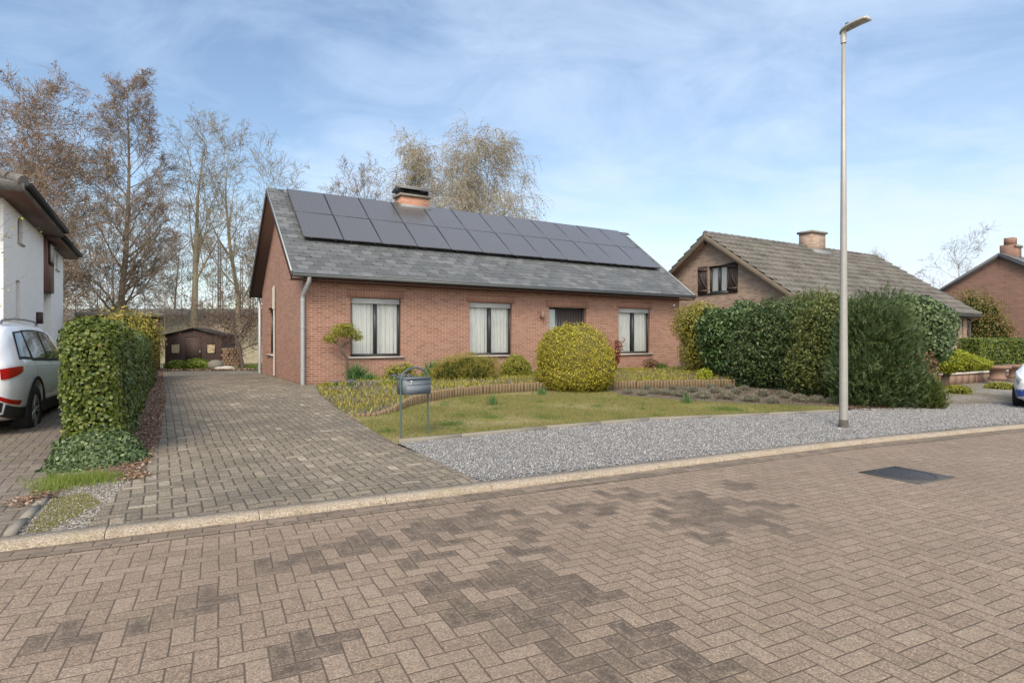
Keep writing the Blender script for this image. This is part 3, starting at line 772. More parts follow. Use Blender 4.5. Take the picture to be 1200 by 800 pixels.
# ------------------------------------------------------------------ main house
house = empty('bungalow', (HO[0], HO[1], HZ), HA, 'red brick bungalow with slate roof and solar panels in the middle of the plot', 'house')
W_, D_ = 13.89, 7.15
EB, EZ, RB, RZ = -.45, 2.90, D_ / 2, 2.90 + .745 * (D_ / 2 + .45)
SL = (RZ - EZ) / (RB - EB)
wins = [(1.25, 2.70, .73, 2.36), (4.89, 6.41, .73, 2.36), (10.85, 12.38, .73, 2.36)]
door = (7.83, 9.39, .02, 2.30)
m = MB(); wall(m, 0, W_, -.3, 3.02, .3, wins + [door]); 
wall(m, .3, W_ - .3, -.3, 3.02, .3, (), y=D_ - .3)
mm = MB(); wall(mm, 0.3, D_, -.3, 3.02, .3, [(4.43, 5.83, .73, 2.30)]); tf(mm, swapxy); m.v += mm.v; 
for f in mm.f: m.f.append(f + m.n)
m.n += mm.n
mm = MB(); wall(mm, 0.3, D_, -.3, 3.02, .3, (), y=W_ - .3); tf(mm, swapxy)
for f in mm.f: m.f.append(f + m.n)
m.v += mm.v; m.n += mm.n
gable(m, .001, D_ - .001, D_ / 2, 3.021, 3.02 + SL * D_ / 2, .0, .3); gable(m, .001, D_ - .001, D_ / 2, 3.021, 3.02 + SL * D_ / 2, W_ - .3, .3)
m.build('brick_wall', M['brick'], house)
# upright course above the openings
for a0, a1, z0, z1 in wins + [door]: m = MB(); m.box(a0 - .1, a1 + .1, -.004, .06, z1 + .002, z1 + .212); m.build('lintel', M['brick_soldier'], house)
labs = ['leftmost front window beside the topiary', 'middle front window behind the low bushes', 'rightmost front window behind the red shrub']
for wv, lb in zip(wins, labs): window(house, *wv, label=lb)
window(house, 4.43, 5.83, .73, 2.30, tr=swapxy, shutter=False, label='window in the side gable wall')
# door
m = MB(); a0, a1, z0, z1 = door
for x0, x1, q0, q1 in ((a0, a0 + .06, z0, z1), (a0 + .38, a0 + .50, z0, z1), (a1 - .06, a1, z0, z1), (a0 + .06, a0 + .38, z1 - .06, z1), (a0 + .5, a1 - .06, z1 - .06, z1), (a0 + .06, a0 + .38, z0, z0 + .08)):
    m.box(x0, x1, .14, .21, q0, q1)
df = m.build('door_frame', M['anthracite'], house)
m = MB(); m.quad((a0 + .03, .18, z0), (a0 + .40, .18, z0), (a0 + .40, .18, z1), (a0 + .03, .18, z1)); m.build('side_pane', plain('frosted_glass', (.33, .38, .37), .25), df)
m = MB(); m.box(a0 + .503, a1 - .063, .16, .20, z0 + .02, z1 - .063)
for k in range(9): m.box(a0 + .52 + k * .106, a0 + .52 + k * .106 + .096, .152, .1598, z0 + .05, z1 - .09)
dd = m.build('front_door', M['door_brown'], house)
m = MB(); m.tube([(a0 + .6, .12, .8), (a0 + .6, .12, 1.5)], .014, 8); m.build('handle', M['zinc'], dd)
m = MB(); m.box(a0 - .1, a1 + .1, -.35, -.006, -.2, .0); m.build('door_step', M['stone'], house)
# wall lamp
m = MB(); m.box(7.47, 7.57, -.03, -.005, 1.92, 2.16); m.lathe([(.0, 2.17), (.05, 2.14), (.065, 2.0), (.05, 1.92), (.0, 1.90)], (7.52, -.10, 0), 12); m.build('wall_lamp', plain('lamp_brown', (.22, .14, .10), .6), house)
m = MB(); m.box(13.55, 13.63, -.04, -.005, 2.5, 2.58); m.build('sensor', M['white_paint'], house)
# roof slab
A0, A1 = -.34, 14.18
def slab(mb, a0, a1, eb, ez, rb, rz, th):
    n_ = np.array([-(rz - ez), (rb - eb)]); n_ = n_ / np.linalg.norm(n_) * th
    p = [(eb, ez), (rb, rz), (rb, rz - th * 1.25), (eb - n_[0] * 0, ez - th)]
    v = [(a, q[0], q[1]) for a in (a0, a1) for q in p]
    mb.add(v, [[0, 1, 2, 3], [7, 6, 5, 4], [0, 4, 5, 1], [3, 2, 6, 7], [0, 3, 7, 4], [1, 5, 6, 2]])
m = MB(); slab(m, A0, A1, EB, EZ, RB, RZ, .11); slab(m, A0, A1, D_ - EB, EZ, RB, RZ, .11)
roof = m.build('roof', M['soffit'], house)
def slates(side, mat, parent, pw=.30, ex=.205, a0=A0 - .02, a1=A1 + .02, eb=EB - .03, rb=RB, ez=EZ, sl=SL, mirror=None):
    L = (rb - eb) / math.cos(math.atan(sl)); n = int(L / ex); ex = L / n; dirs = np.array([0, math.cos(math.atan(sl)), math.sin(math.atan(sl))]); nrm = np.array([0, -dirs[2], dirs[1]])
    m = MB(); P0 = np.array([0, eb, ez - .03 * sl + .012])
    for i in range(n):
        xs = np.arange(a0 - (pw / 2 if i % 2 else 0), a1, pw)
        for x in xs:
            x0, x1 = max(x, a0) + .002, min(x + pw, a1) - .002
            if x1 - x0 < .03: continue
            lo = ex * i - .004 + rng.normal(0, .004); hi = ex * (i + 1) + .012; r1, r2 = rng.normal(.017, .004, 2); c = .03
            q = lambda x_, s_, h_: np.array([x_, 0, 0]) + P0 + dirs * s_ + nrm * h_
            v = [q(x0 + c, lo, r1), q(x1 - c, lo, r2), q(x1, lo + c, r2), q(x1, hi, .006), q(x0, hi, .006), q(x0, lo + c, r1), q(x0 + c, lo, r1 - .012), q(x1 - c, lo, r2 - .012)]
            m.add(v, [[0, 1, 2, 5], [5, 2, 3, 4], [6, 7, 1, 0]])
    if mirror is not None: tf(m, lambda v: v * [1, -1, 1] + [0, mirror, 0])
    return m.build('slates', mat, parent)
slates(0, M['slate'], roof); slates(1, M['slate'], roof, mirror=D_)
m = MB()
for a in np.arange(A0, A1, .45): m.obox(((a + .22), RB - .055, RZ - .008), (.222, 0, 0), (0, .07, .052), (0, -.006, .008)); m.obox(((a + .22), RB + .055, RZ - .008), (.222, 0, 0), (0, .07, -.052), (0, .006, .008))
m.build('ridge_cap', M['slate'], roof)
for a in (A0 - .045, A1 + .021):
    m = MB()
    for (b0, b1) in ((EB, RB), (D_ - EB, RB)):
        v = [(x, b, z) for x in (a, a + .024) for b, z in ((b0, EZ + .015), (b1, RZ + .03), (b1, RZ - .19), (b0, EZ - .17))]
        m.add(v, [[0, 1, 2, 3], [7, 6, 5, 4], [0, 4, 5, 1], [3, 2, 6, 7], [0, 3, 7, 4]])
    m.build('verge_board', M['dark_wood'], roof)
    m = MB()
    for (b0, b1) in ((EB, RB), (D_ - EB, RB)):
        m.obox((a + .012, (b0 + b1) / 2, (EZ + RZ) / 2 + .038), (.02, 0, 0), (0, (b1 - b0) / 2, (RZ - EZ) / 2), (0, 0, .011))
    m.build('verge_trim', M['zinc'], roof)
# gutters and downpipes
def gutter(mb, a0, a1, b, z, w=.125, h=.095):
    mb.box(a0, a1, b - w, b - w + .008, z - h, z); mb.box(a0, a1, b - .008, b, z - h, z + .0); mb.box(a0, a1, b - w + .008, b - .008, z - h, z - h + .008)
    mb.box(a0, a0 + .008, b - w + .008, b - .008, z - h + .008, z); mb.box(a1 - .008, a1, b - w + .008, b - .008, z - h + .008, z); mb.box(a0, a1, b - w - .012, b - w - .0005, z - .014, z + .004)
m = MB(); gutter(m, A0 - .02, A1 + .03, EB + .01, EZ - .005); m.build('gutter', M['gutter'], house)
m = MB(); m.box(A0, A1, EB + .016, -.004, EZ - .16, EZ - .135); m.build('eaves_soffit', M['soffit'], house)
m = MB(); tf(m, ident); gutter(m, A0 - .02, A1 + .03, EB + .01, EZ - .005); tf(m, lambda v: v * [1, -1, 1] + [0, D_, 0]); m.build('gutter', M['gutter'], house)
m = MB(); m.tube([(.05, EB - .05, EZ - .09), (.05, EB - .05, EZ - .2), (-.03, -.10, EZ - .52), (-.03, -.075, EZ - .62), (-.03, -.075, -.22)], .055, 14)
for z in (.4, 1.5, 2.2): m.tube([(-.03, -.075, z), (-.03, -.075, z + .04)], .064, 14)
m.build('downpipe', M['zinc'], house, smooth=True)
m = MB(); m.tube([(-.05, D_ - EB + .05, EZ - .09), (-.05, D_ - EB + .05, EZ - .2), (-.08, D_ + .02, EZ - .5), (-.08, D_ + .02, -.1)], .055, 14); m.build('downpipe', M['zinc'], house, smooth=True)
m = MB(); m.tube([(-.05, 4.2, 2.95), (-.05, 4.2, .05)], .035, 10); m.tube([(-.06, 4.2, 2.2), (-.06, 4.2, 2.9)], .055, 10); m.build('vent_pipe', M['stone'], house, smooth=True)
# solar panels
ang = math.atan(SL); cols, rows = 12, 2; aL, aR = .17, 13.75; pw = (aR - aL) / cols; b_lo, b_hi = .93, 3.46; ph = (b_hi - b_lo) / math.cos(ang) / rows
m = MB(); m.box(.008, pw - .008, .006, ph - .006, 0, .032); m.box(.2, .24, .02, ph, -.09, -.002); m.box(pw - .24, pw - .2, .02, ph, -.09, -.002)
frame_me = m.build('solar_panel', plain('panel_frame', (.05, .05, .055), .45, .4), house)
m = MB(); m.quad((.024, .022, .0345), (pw - .024, .022, .0345), (pw - .024, ph - .022, .0345), (.024, ph - .022, .0345)); cell = m.build('solar_cells', M['solar'], frame_me)
for i in range(cols):
    for j in range(rows):
        o = frame_me if i == j == 0 else copy_tree(frame_me, house)
        b = b_lo + j * (b_hi - b_lo) / rows; lift = .13
        o.location = (aL + i * pw, b - math.sin(ang) * lift, EZ + (b - EB) * SL + math.cos(ang) * lift); o.rotation_euler = (ang + rng.normal(0, .0012), rng.normal(0, .0012), 0)
# chimney
ca0, ca1, cb0, cb1 = 3.92, 4.95, 3.28, 3.88
m = MB(); m.box(ca0, ca1, cb0, cb1, RZ - .4, 6.20); ch = m.build('chimney', M['brick_chim'], roof)
m = MB(); m.box(ca0 - .06, ca1 + .06, cb0 - .06, cb1 + .06, 6.201, 6.27); m.build('chimney_slab', M['concrete'], ch)
m = MB(); m.box(ca0 + .02, ca0 + .10, cb0, cb1, 6.272, 6.44); m.box(ca1 - .10, ca1 - .02, cb0, cb1, 6.272, 6.44); m.box(ca0 + .12, ca1 - .12, cb0 + .05, cb1 - .05, 6.272, 6.42)
m.build('chimney_cowl', M['black'], ch)
m = MB(); m.obox(((ca0 + ca1) / 2, cb0 + .13, 6.52), ((ca1 - ca0) / 2 + .09, 0, 0), (0, .27, .08), (0, -.008, .02)); m.obox(((ca0 + ca1) / 2, cb1 - .13, 6.52), ((ca1 - ca0) / 2 + .09, 0, 0), (0, .27, -.08), (0, .008, .02)); m.build('chimney_hood', M['lead'], ch)
m = MB(); m.box(ca0 - .05, ca1 + .05, cb0 - .12, cb0 - .004, RZ - .16, RZ - .02); m.build('flashing', M['lead'], ch)
# little light spotlight at the right corner of the gutter
m = MB(); m.box(.3, W_ - .3, .3, D_ - .3, .0, .02); m.build('floor_slab', M['interior'], house)

# ------------------------------------------------------------------ white house on the left
hv = math.atan2(.858, -.513)
wh = empty('white_house', (-14.06, 16.37, .05), hv, 'two storey white painted brick house with brown eaves at the left edge', 'house')
m = MB(); ops = [(1.95, 2.75, 4.43, 5.2), (1.7, 2.35, 1.7, 3.25), (9.7, 10.5, 4.43, 5.15)]
wall(m, 0, 6.7, -.3, 5.34, .3, ops); wall(m, 8.5, 12.0, -.3, 5.34, .3, ops); wall(m, 6.7, 8.5, -.3, 5.34, .3, (), y=.9); m.box(6.4, 6.698, .302, 1.2, -.3, 5.34); m.box(8.502, 8.8, .302, 1.2, -.3, 5.34)
m.box(-.002, .3, .301, 8.0, -.3, 5.34); m.box(11.7, 12.002, .301, 8.0, -.3, 5.34); m.box(.3, 11.7, 7.7, 8.0, -.3, 5.34)
m.build('white_wall', M['white_brick'], wh)
window(wh, 1.95, 2.75, 4.43, 5.2, shutter=False, mull=0, curtain=False, frame=M['brown_panel'])
window(wh, 1.7, 2.35, 1.7, 3.25, shutter=False, mull=0, curtain=False, frame=M['anthracite'])
window(wh, 9.7, 10.5, 4.43, 5.15, shutter=False, mull=0, curtain=False, frame=M['brown_panel'])
m = MB(); m.box(6.72, 8.48, -.10, .35, 3.3, 5.30); m.build('brown_cladding', M['brown_panel'], wh)
m = MB(); m.box(7.0, 8.1, -.16, -.102, 4.35, 5.2); m.build('round_motif_frame', M['dark_wood'], wh); m = MB(); m.box(7.1, 8.0, -.166, -.162, 4.45, 5.1); m.build('motif_panel', M['stone'], wh)
m = MB(); m.box(5.1, 5.45, -.16, -.004, 2.02, 2.42); m.build('wall_box', M['dark_wood'], wh)
m = MB(); m.box(7.2, 7.25, .55, .898, 2.6, 2.7); m.lathe([(0, 0), (.1, .0), (.13, -.18), (.05, -.3), (0, -.32)], (7.22, .5, 2.75), 8); m.build('wall_lantern', M['black'], wh)
def hiproof(mb, x0, x1, y0, y1, z, pitch, th=.05):
    h = (min(x1 - x0, y1 - y0) / 2); zt = z + h * pitch
    if (x1 - x0) > (y1 - y0): r = [(x0 + h, (y0 + y1) / 2, zt), (x1 - h, (y0 + y1) / 2, zt)]
    else: r = [((x0 + x1) / 2, y0 + h, zt), ((x0 + x1) / 2, y1 - h, zt)]
    a, b, c, d = (x0, y0, z), (x1, y0, z), (x1, y1, z), (x0, y1, z)
    if (x1 - x0) > (y1 - y0): mb.quad(a, b, r[1], r[0]); mb.quad(c, d, r[0], r[1]); mb.add([b, c, r[1]], [[0, 1, 2]]); mb.add([d, a, r[0]], [[0, 1, 2]])
    else: mb.quad(b, c, r[1], r[0]); mb.quad(d, a, r[0], r[1]); mb.add([a, b, r[0]], [[0, 1, 2]]); mb.add([c, d, r[1]], [[0, 1, 2]])
    return r
m = MB(); r = hiproof(m, -1.1, 6.75, -.62, 8.6, 5.58, .42); m.box(-1.1, 6.75, -.62, 8.6, 5.36, 5.578)
hiproof(m, 6.76, 12.75, -.5, 8.5, 5.42, .42); m.box(6.76, 12.75, -.5, 8.5, 5.26, 5.418)
rf = m.build('roof', M['tile'], wh)
m = MB(); m.tube([(-1.08, -.6, 5.62), (2.8, 3.3, 7.25)], .12, 8)
for k in range(12): q = k / 12; m.tube([(-1.08 + 3.88 * q, -.6 + 3.9 * q, 5.64 + 1.63 * q), (-1.08 + 3.88 * (q + .07), -.6 + 3.9 * (q + .07), 5.66 + 1.63 * (q + .07))], [.15, .13], 8)
m.build('hip_tiles', M['tile'], rf)
m = MB(); gutter(m, -1.1, 6.75, -.622, 5.60, .14, .12); gutter(m, 6.76, 12.75, -.502, 5.44, .14, .12); m.build('gutter', M['black'], wh)
m = MB(); m.box(-1.08, 6.7, -.6, -.004, 5.335, 5.355); m.box(6.78, 12.7, -.48, -.004, 5.2, 5.258); m.box(-1.08, -.004, 0, 8.0, 5.335, 5.355); m.build('soffit', M['soffit'], wh)
m = MB(); m.box(-.1, -.004, .4, 7.5, 1.0, 2.2); 

# ------------------------------------------------------------------ right neighbour with the tiled roof
rn = empty('tiled_house', (10.4, 20.8, .28), HA, 'tan brick house with weathered grey tile roof and shuttered gable window on the right', 'house')
e_z, r_z, r_y, LN = 2.42, 5.62, 4.58, 13.2; sl2 = (r_z - e_z) / r_y
m = MB(); wall(m, .35, LN - .4, -.3, 2.5, .3, [(8.3, 10.6, 0.0, 2.15)], y=.3)
mm = MB(); wall(mm, .6, 8.86, -.3, 2.5, .3, (), y=.35); tf(mm, swapxy); 
for f in mm.f: m.f.append(f + m.n)
m.v += mm.v; m.n += mm.n
mm = MB(); wall(mm, .6, 8.86, -.3, 2.5, .3, (), y=LN - .7); tf(mm, swapxy)
for f in mm.f: m.f.append(f + m.n)
m.v += mm.v; m.n += mm.n
# gable with the window hole
gz = 2.5; top = lambda y: e_z - .14 + sl2 * min(y, 9.16 - y)
for xx in (.35, .65):
    ys = [.3, 3.70, 4.58, 4.71, 8.86]
    for y0, y1 in zip(ys, ys[1:]):
        segs = [(3.18, 4.32)] if (3.69 < y0 < 4.7) else []
        if segs: m.quad((xx, y0, gz), (xx, y1, gz), (xx, y1, 3.18), (xx, y0, 3.18)); m.quad((xx, y0, 4.32), (xx, y1, 4.32), (xx, y1, top(y1)), (xx, y0, top(y0)))
        else: m.quad((xx, y0, gz), (xx, y1, gz), (xx, y1, max(gz, top(y1))), (xx, y0, max(gz, top(y0))))
gable(m, .3, 8.86, 4.58, gz, top(4.58), LN - .7, .3)
for y_, z_ in ((3.70, None), (4.71, None)): m.quad((.35, y_, 3.18), (.65, y_, 3.18), (.65, y_, 4.32), (.35, y_, 4.32))
m.build('brick_wall', M['brick_tan'], rn)
w1 = window(rn, 3.72, 4.69, 3.2, 4.31, tr=lambda v: np.stack([v[:, 1] + .35, v[:, 0], v[:, 2]], 1), shutter=False, curtain=True, sillmat=M['anthracite'], frame=M['anthracite'])
for y0, y1 in ((3.20, 3.69), (4.72, 5.21)):
    m = MB()
    for k in range(5): m.box(.30, .33, y0 + (y1 - y0) * k / 5 + .004, y0 + (y1 - y0) * (k + 1) / 5 - .002, 3.14, 4.36)
    m.box(.275, .2995, y0, y1, 3.26, 3.36); m.box(.275, .2995, y0, y1, 4.14, 4.24)
    m.obox((.287, (y0 + y1) / 2, 3.75), (.011, 0, 0), (0, (y1 - y0) / 2 - .03, .37), (0, -.03, .03)); m.build('window_shutter', M['dark_wood'], w1)
m = MB(); slab(m, 0, LN, 0, e_z, r_y, r_z, .12); slab(m, 0, LN, 9.16, e_z, r_y, r_z, .12); rf2 = m.build('roof', M['soffit'], rn)
def wavetiles(parent, mirror=None):
    a_ = math.atan(sl2); ds = np.array([0, math.cos(a_), math.sin(a_)]); nr = np.array([0, -ds[2], ds[1]]); L = (r_y + .05) / math.cos(a_); n = 13; ex = L / n
    xs = np.arange(-.05, LN + .08, .0375); prof = np.array([.0, .022, .040, .046, .040, .022, .0, -.004])
    h = prof[np.arange(len(xs)) % 8]; m = MB()
    for i in range(n):
        jit = rng.normal(0, .004, len(xs) // 8 + 2)[np.arange(len(xs)) // 8]
        P0 = np.array([0, -.05, e_z - .03]); v = []
        for s_, hh in ((ex * i + 0, .02), (ex * i, .098), (ex * (i + 1) + .03, .034)):
            v.append(np.stack([xs, np.zeros_like(xs), np.zeros_like(xs)], 1) + P0 + ds * (s_) + nr * (h + hh + jit)[:, None])
        k = len(xs); j = np.arange(k - 1); V = np.concatenate(v)
        m.add(V, np.concatenate([np.stack([j, j + 1, j + 1 + k, j + k], 1), np.stack([j + k, j + 1 + k, j + 1 + 2 * k, j + 2 * k], 1)]))
    if mirror: tf(m, lambda v: v * [1, -1, 1] + [0, mirror, 0])
    m.build('roof_tiles', M['tile'], parent)
wavetiles(rf2); wavetiles(rf2, 9.16)
m = MB()
for a in np.arange(0, LN, .4): m.tube([(a, r_y, r_z + .05), (a + .41, r_y, r_z + .045)], [.125, .11], 10)
m.build('ridge_tiles', M['tile'], rf2)
bb = plain('weathered_barge_board', (.12, .095, .068), .8, var=.35, scale=3, bump=.2)
for a in (-.06, LN + .02):
    m = MB()
    for (b0, b1) in ((-.02, r_y), (9.18, r_y)):
        v = [(x, b, z) for x in (a, a + .035) for b, z in ((b0, e_z + .03), (b1, r_z + .05), (b1, r_z - .24), (b0, e_z - .2))]
        m.add(v, [[0, 1, 2, 3], [7, 6, 5, 4], [0, 4, 5, 1], [3, 2, 6, 7], [0, 3, 7, 4]])
    m.build('barge_board', bb, rf2)
m = MB(); m.box(6.95, 8.05, r_y - .33, r_y + .33, r_z - .5, 6.34); c2 = m.build('chimney', M['brick_tan'], rf2); m = MB(); m.box(6.88, 8.12, r_y - .4, r_y + .4, 6.341, 6.44); m.build('chimney_slab', M['concrete'], c2)
m = MB(); m.obox((7.5, r_y - .48, r_z - .22), (.66, 0, 0), (0, .16, .112), (0, -.05, .07)); m.build('flashing', M['lead'], c2)
m = MB(); gutter(m, 0, LN, -.04, e_z - .02); m.build('gutter', M['gutter'], rn); m = MB(); m.box(.2, LN - .2, -.0, .296, e_z - .17, e_z - .14); m.build('eaves_soffit', M['soffit'], rn)
m = MB(); m.box(8.3, 10.6, .38, .42, .0, 2.15)
for k in range(6): m.box(8.33, 10.57, .372, .3795, .05 + k * .35, .05 + k * .35 + .33)
m.build('garage_door', plain('cream_door', (.55, .53, .48), .5), rn)
m = MB(); m.box(10.603, 10.75, .26, .298, .0, 2.2); m.box(12.3, 12.36, .27, .298, .0, 2.2); m.build('door_post', M['brown_panel'], rn)
m = MB(); m.tube([(12.75, .05, 2.3), (12.85, .22, 2.0), (12.85, .22, -.1)], .05, 10); m.build('downpipe', plain('brown_pipe', (.12, .10, .10), .5), rn)

# ------------------------------------------------------------------ far brick house
fh = empty('far_brick_house', (26.3, 31.9, .2), HA, 'brown brick house with large blank gable and grey roof at the right edge', 'house')
m = MB(); wall(m, .0, 11.7, -.3, 3.0, .3, (), y=-4.7); m.box(.3, 11.7, 4.4, 4.7, -.3, 3.0); 
for x_ in (-.003, 11.703):
    m.add([(x_, -4.7, -.3), (x_, 4.7, -.3), (x_, 4.7, 3.0), (x_, 0, 5.85), (x_, -4.7, 3.0)], [[0, 4, 3, 2, 1] if x_ < 1 else [0, 1, 2, 3, 4]])
m.build('brick_wall', M['brick_far'], fh)
m = MB(); slab(m, -.3, 12, -5.1, 2.87, 0, 6.0, .14); slab(m, -.3, 12, 5.1, 2.87, 0, 6.0, .14); rr = m.build('roof', plain('roof_edge_grey', (.09, .095, .10), .6), fh)
slates(0, M['slate'], rr, pw=.4, ex=.33, a0=-.3, a1=12, eb=-5.12, rb=0, ez=2.9, sl=3.13 / 5.1)
m = MB(); m.box(.9, 1.7, -.35, .35, 5.5, 6.55); c3 = m.build('chimney', M['brick_far'], rr); m = MB(); m.box(1.05, 1.5, -.22, .22, 6.551, 6.95); m.build('chimney_pot', M['brick_far'], c3); m = MB(); m.box(.84, 1.76, -.4, -.351, 6.4, 6.52); m.build('chimney_band', M['concrete'], c3)

# ------------------------------------------------------------------ timber garage and shed
cg = empty('timber_garage', (-19.7, 26.9, 0.0), HA, 'flat roofed brown timber garage behind the white house and the hedge', 'garage')
m = MB(); m.box(0, 3.2, 0, 4, -.2, 2.62); m.build('board_wall', M['carport_wood'], cg); m = MB(); m.box(-.12, 3.32, -.15, 4.1, 2.622, 2.80); m.build('roof', M['concrete'], cg)
m = MB(); m.box(.15, 1.9, -.06, -.003, 0, 2.1); m.build('timber_door', M['carport_wood'], cg)
sh = empty('garden_shed', (-17.5, 33.4, float(g(-17.5, 33.4))), math.radians(10), 'small dark brown garden shed with low gable roof at the end of the driveway', 'shed')
m = MB(); hw, hd = 1.42, 1.3
for x0, x1, ops in ((-hw, hw, [(-1.1, -.7, .85, 1.35), (.68, 1.08, .85, 1.35), (-.42, .42, .0, 1.72)]),): wall(m, x0, x1, -.1, 1.78, .08, ops, y=-hd)
m.box(-hw, -hw + .08, -hd + .081, hd, -.1, 1.78); m.box(hw - .08, hw, -hd + .081, hd, -.1, 1.78); m.box(-hw + .08, hw - .08, hd - .08, hd, -.1, 1.78)
mm = MB(); gable(mm, -hw, hw, 0, 1.781, 2.16, -hd, .08); tf(mm, lambda v: np.stack([v[:, 1], v[:, 0], v[:, 2]], 1))
for f in mm.f: m.f.append(f + m.n)
m.v += mm.v; m.n += mm.n
m.build('board_wall', M['shed_wood'], sh)
m = MB()
for s_ in (-1, 1): m.obox((s_ * .80, 0, 1.985), (.82, 0, -s_ * .215), (0, hd + .15, 0), (0.0, 0, .022))
m.build('felt_roof', M['black'], sh)
for x0, x1 in ((-1.1, -.7), (.68, 1.08)):
    m = MB(); m.box(x0 - .04, x0, -hd - .02, -hd + .05, .81, 1.42); m.box(x1, x1 + .04, -hd - .02, -hd + .05, .81, 1.42); m.box(x0, x1, -hd - .02, -hd + .05, .81, .85); m.box(x0, x1, -hd - .02, -hd + .05, 1.35, 1.42); wn = m.build('window', M['shed_wood'], sh)
    m = MB(); m.quad((x0, -hd + .03, .85), (x1, -hd + .03, .85), (x1, -hd + .03, 1.35), (x0, -hd + .03, 1.35)); m.build('curtain', plain('beige_curtain', (.46, .38, .24), .9, var=.3), wn)
m = MB(); m.box(-.418, .418, -hd + .02, -hd + .06, .02, 1.718); dr = m.build('door', M['shed_wood'], sh); m = MB(); m.box(.31, .34, -hd - .02, -hd + .018, .8, 1.0); m.build('handle', M['zinc'], dr)

# ------------------------------------------------------------------ railway bank behind
m = MB(); xs = np.linspace(-120, 70, 96); prof = [(44, -.4), (47, .5), (51, 2.2), (54, 3.3), (56, 3.75), (75, 3.8), (85, -.5)]
V = np.array([[(x, y + 3 * math.sin(x * .05) , z + (.25 * math.sin(x * .7 + y) if 0 < z < 3.6 else 0)) for x in xs] for y, z in prof]).reshape(-1, 3)
k = len(xs); m.add(V, [[i * k + j, i * k + j + 1, (i + 1) * k + j + 1, (i + 1) * k + j] for i in range(len(prof) - 1) for j in range(k - 1)])
t = T('dry_bank_grass'); p = t.pos(); n = t.noise(p, .5, 6, .7); n2 = t.noise(p, 3, 5, .75)
c = t.mix(t.sm(n, .35, .65), (.30, .25, .16), (.20, .19, .10)); c = t.mix(t.m_('MULTIPLY', t.sm(n2, .45, .6), .7), c, (.40, .33, .24)); t.bsdf(c, .95, 0, t.bump(n2, .8, .3)); M['bank'] = t.m
tag(m.build('embankment', M['bank'], smooth=True), kind='structure')
m = MB()
for i in range(60):
    x = -110 + i * 3; y = 57 + 3 * math.sin(x * .05); y1 = 57 + 3 * math.sin((x + 3) * .05); m.obox((x + 1.5, (y + y1) / 2, 4.1), (1.48, (y1 - y) / 2, 0), (0, .08, 0), (0, 0, .42))
tag(m.build('railway_wall', plain('pale_railway_concrete', (.40, .385, .36), .9, var=.25, scale=.6)), 'low pale concrete wall running along the top of the railway bank', 'wall')
m = MB(); m.box(-110, 70, 60, 63, 3.9, 4.1); 
def mast(px, Y, top, lab):
    X = (px - 600) / F * Y; r = empty('railway_mast', (X, Y, 3.8), 0, lab, 'mast', 'railway masts behind the garden trees')
    m = MB(); h = top - 3.8; m.box(-.14, -.09, -.12, .12, 0, h); m.box(.09, .14, -.12, .12, 0, h)
    for k in range(int(h / .6)): m.obox((0, 0, k * .6 + .3), (.11, 0, .28 * (1 if k % 2 else -1)), (0, .02, 0), (-.02, 0, .02))
    m.build('lattice_post', M['lead'], r); m = MB(); m.tube([(0, 0, h - .4), (-1.9, 0, h - .1)], .05, 6); m.tube([(0, 0, h - 1.6), (-1.9, 0, h - .1)], .04, 6); m.tube([(-1.9, 0, h - .1), (-1.9, 0, h - 1.7)], .035, 6); m.build('bracket_arm', M['lead'], r)
mast(257, 62, 12.0, 'taller lattice railway mast between the two tall bare trees'); mast(283, 74, 11.8, 'smaller lattice railway mast just right of the taller mast')

# ------------------------------------------------------------------ street lamp
lp = empty('street_lamp', (5.235, 9.35, float(g(5.235, 9.35))), 0, 'tall grey tapered street lamp standing in the gravel strip', 'street lamp')
m = MB(); m.lathe([(.063, .0), (.060, 1.2), (.058, 1.25), (.045, 3.5), (.029, 6.12), (.0, 6.13)], n=20); m.build('pole', M['pole'], lp, smooth=True)
m = MB(); m.lathe([(.069, .0), (.068, .12), (.062, .14)], n=20); m.build('base_sleeve', plain('bitumen_collar', (.09, .08, .07), .8, var=.5), lp, smooth=True)
hd_ = empty('lamp_head', (0, 0, 6.1), math.atan2(-.86, .50)); hd_.parent = lp
m = MB(); m.tube([(0, 0, -.03), (0, 0, .17)], .042, 12)
prof = [(-.05, .17, .035), (.0, .20, .07), (.08, .218, .09), (.22, .226, .095), (.34, .220, .09), (.39, .21, .078)]
V = []; 
for x, z, w in prof: V += [(x, -w, z - .045), (x, w, z - .045), (x, w * .75, z), (x, -w * .75, z)]
m.add(V, [[i * 4 + j, i * 4 + (j + 1) % 4, (i + 1) * 4 + (j + 1) % 4, (i + 1) * 4 + j] for i in range(5) for j in range(4)] + [[0, 3, 2, 1], [20, 21, 22, 23]])
hb = m.build('housing', plain('lamp_housing_grey', (.42, .41, .38), .5, .2), hd_); m = MB(); m.box(.12, .35, -.065, .065, .166, .174); m.build('lens', plain('lamp_lens', (.30, .31, .26), .2), hb); m = MB(); m.lathe([(.03, .22), (.03, .26), (0, .265)], (.06, 0, 0), 10); m.build('sensor_cap', M['black'], hb)

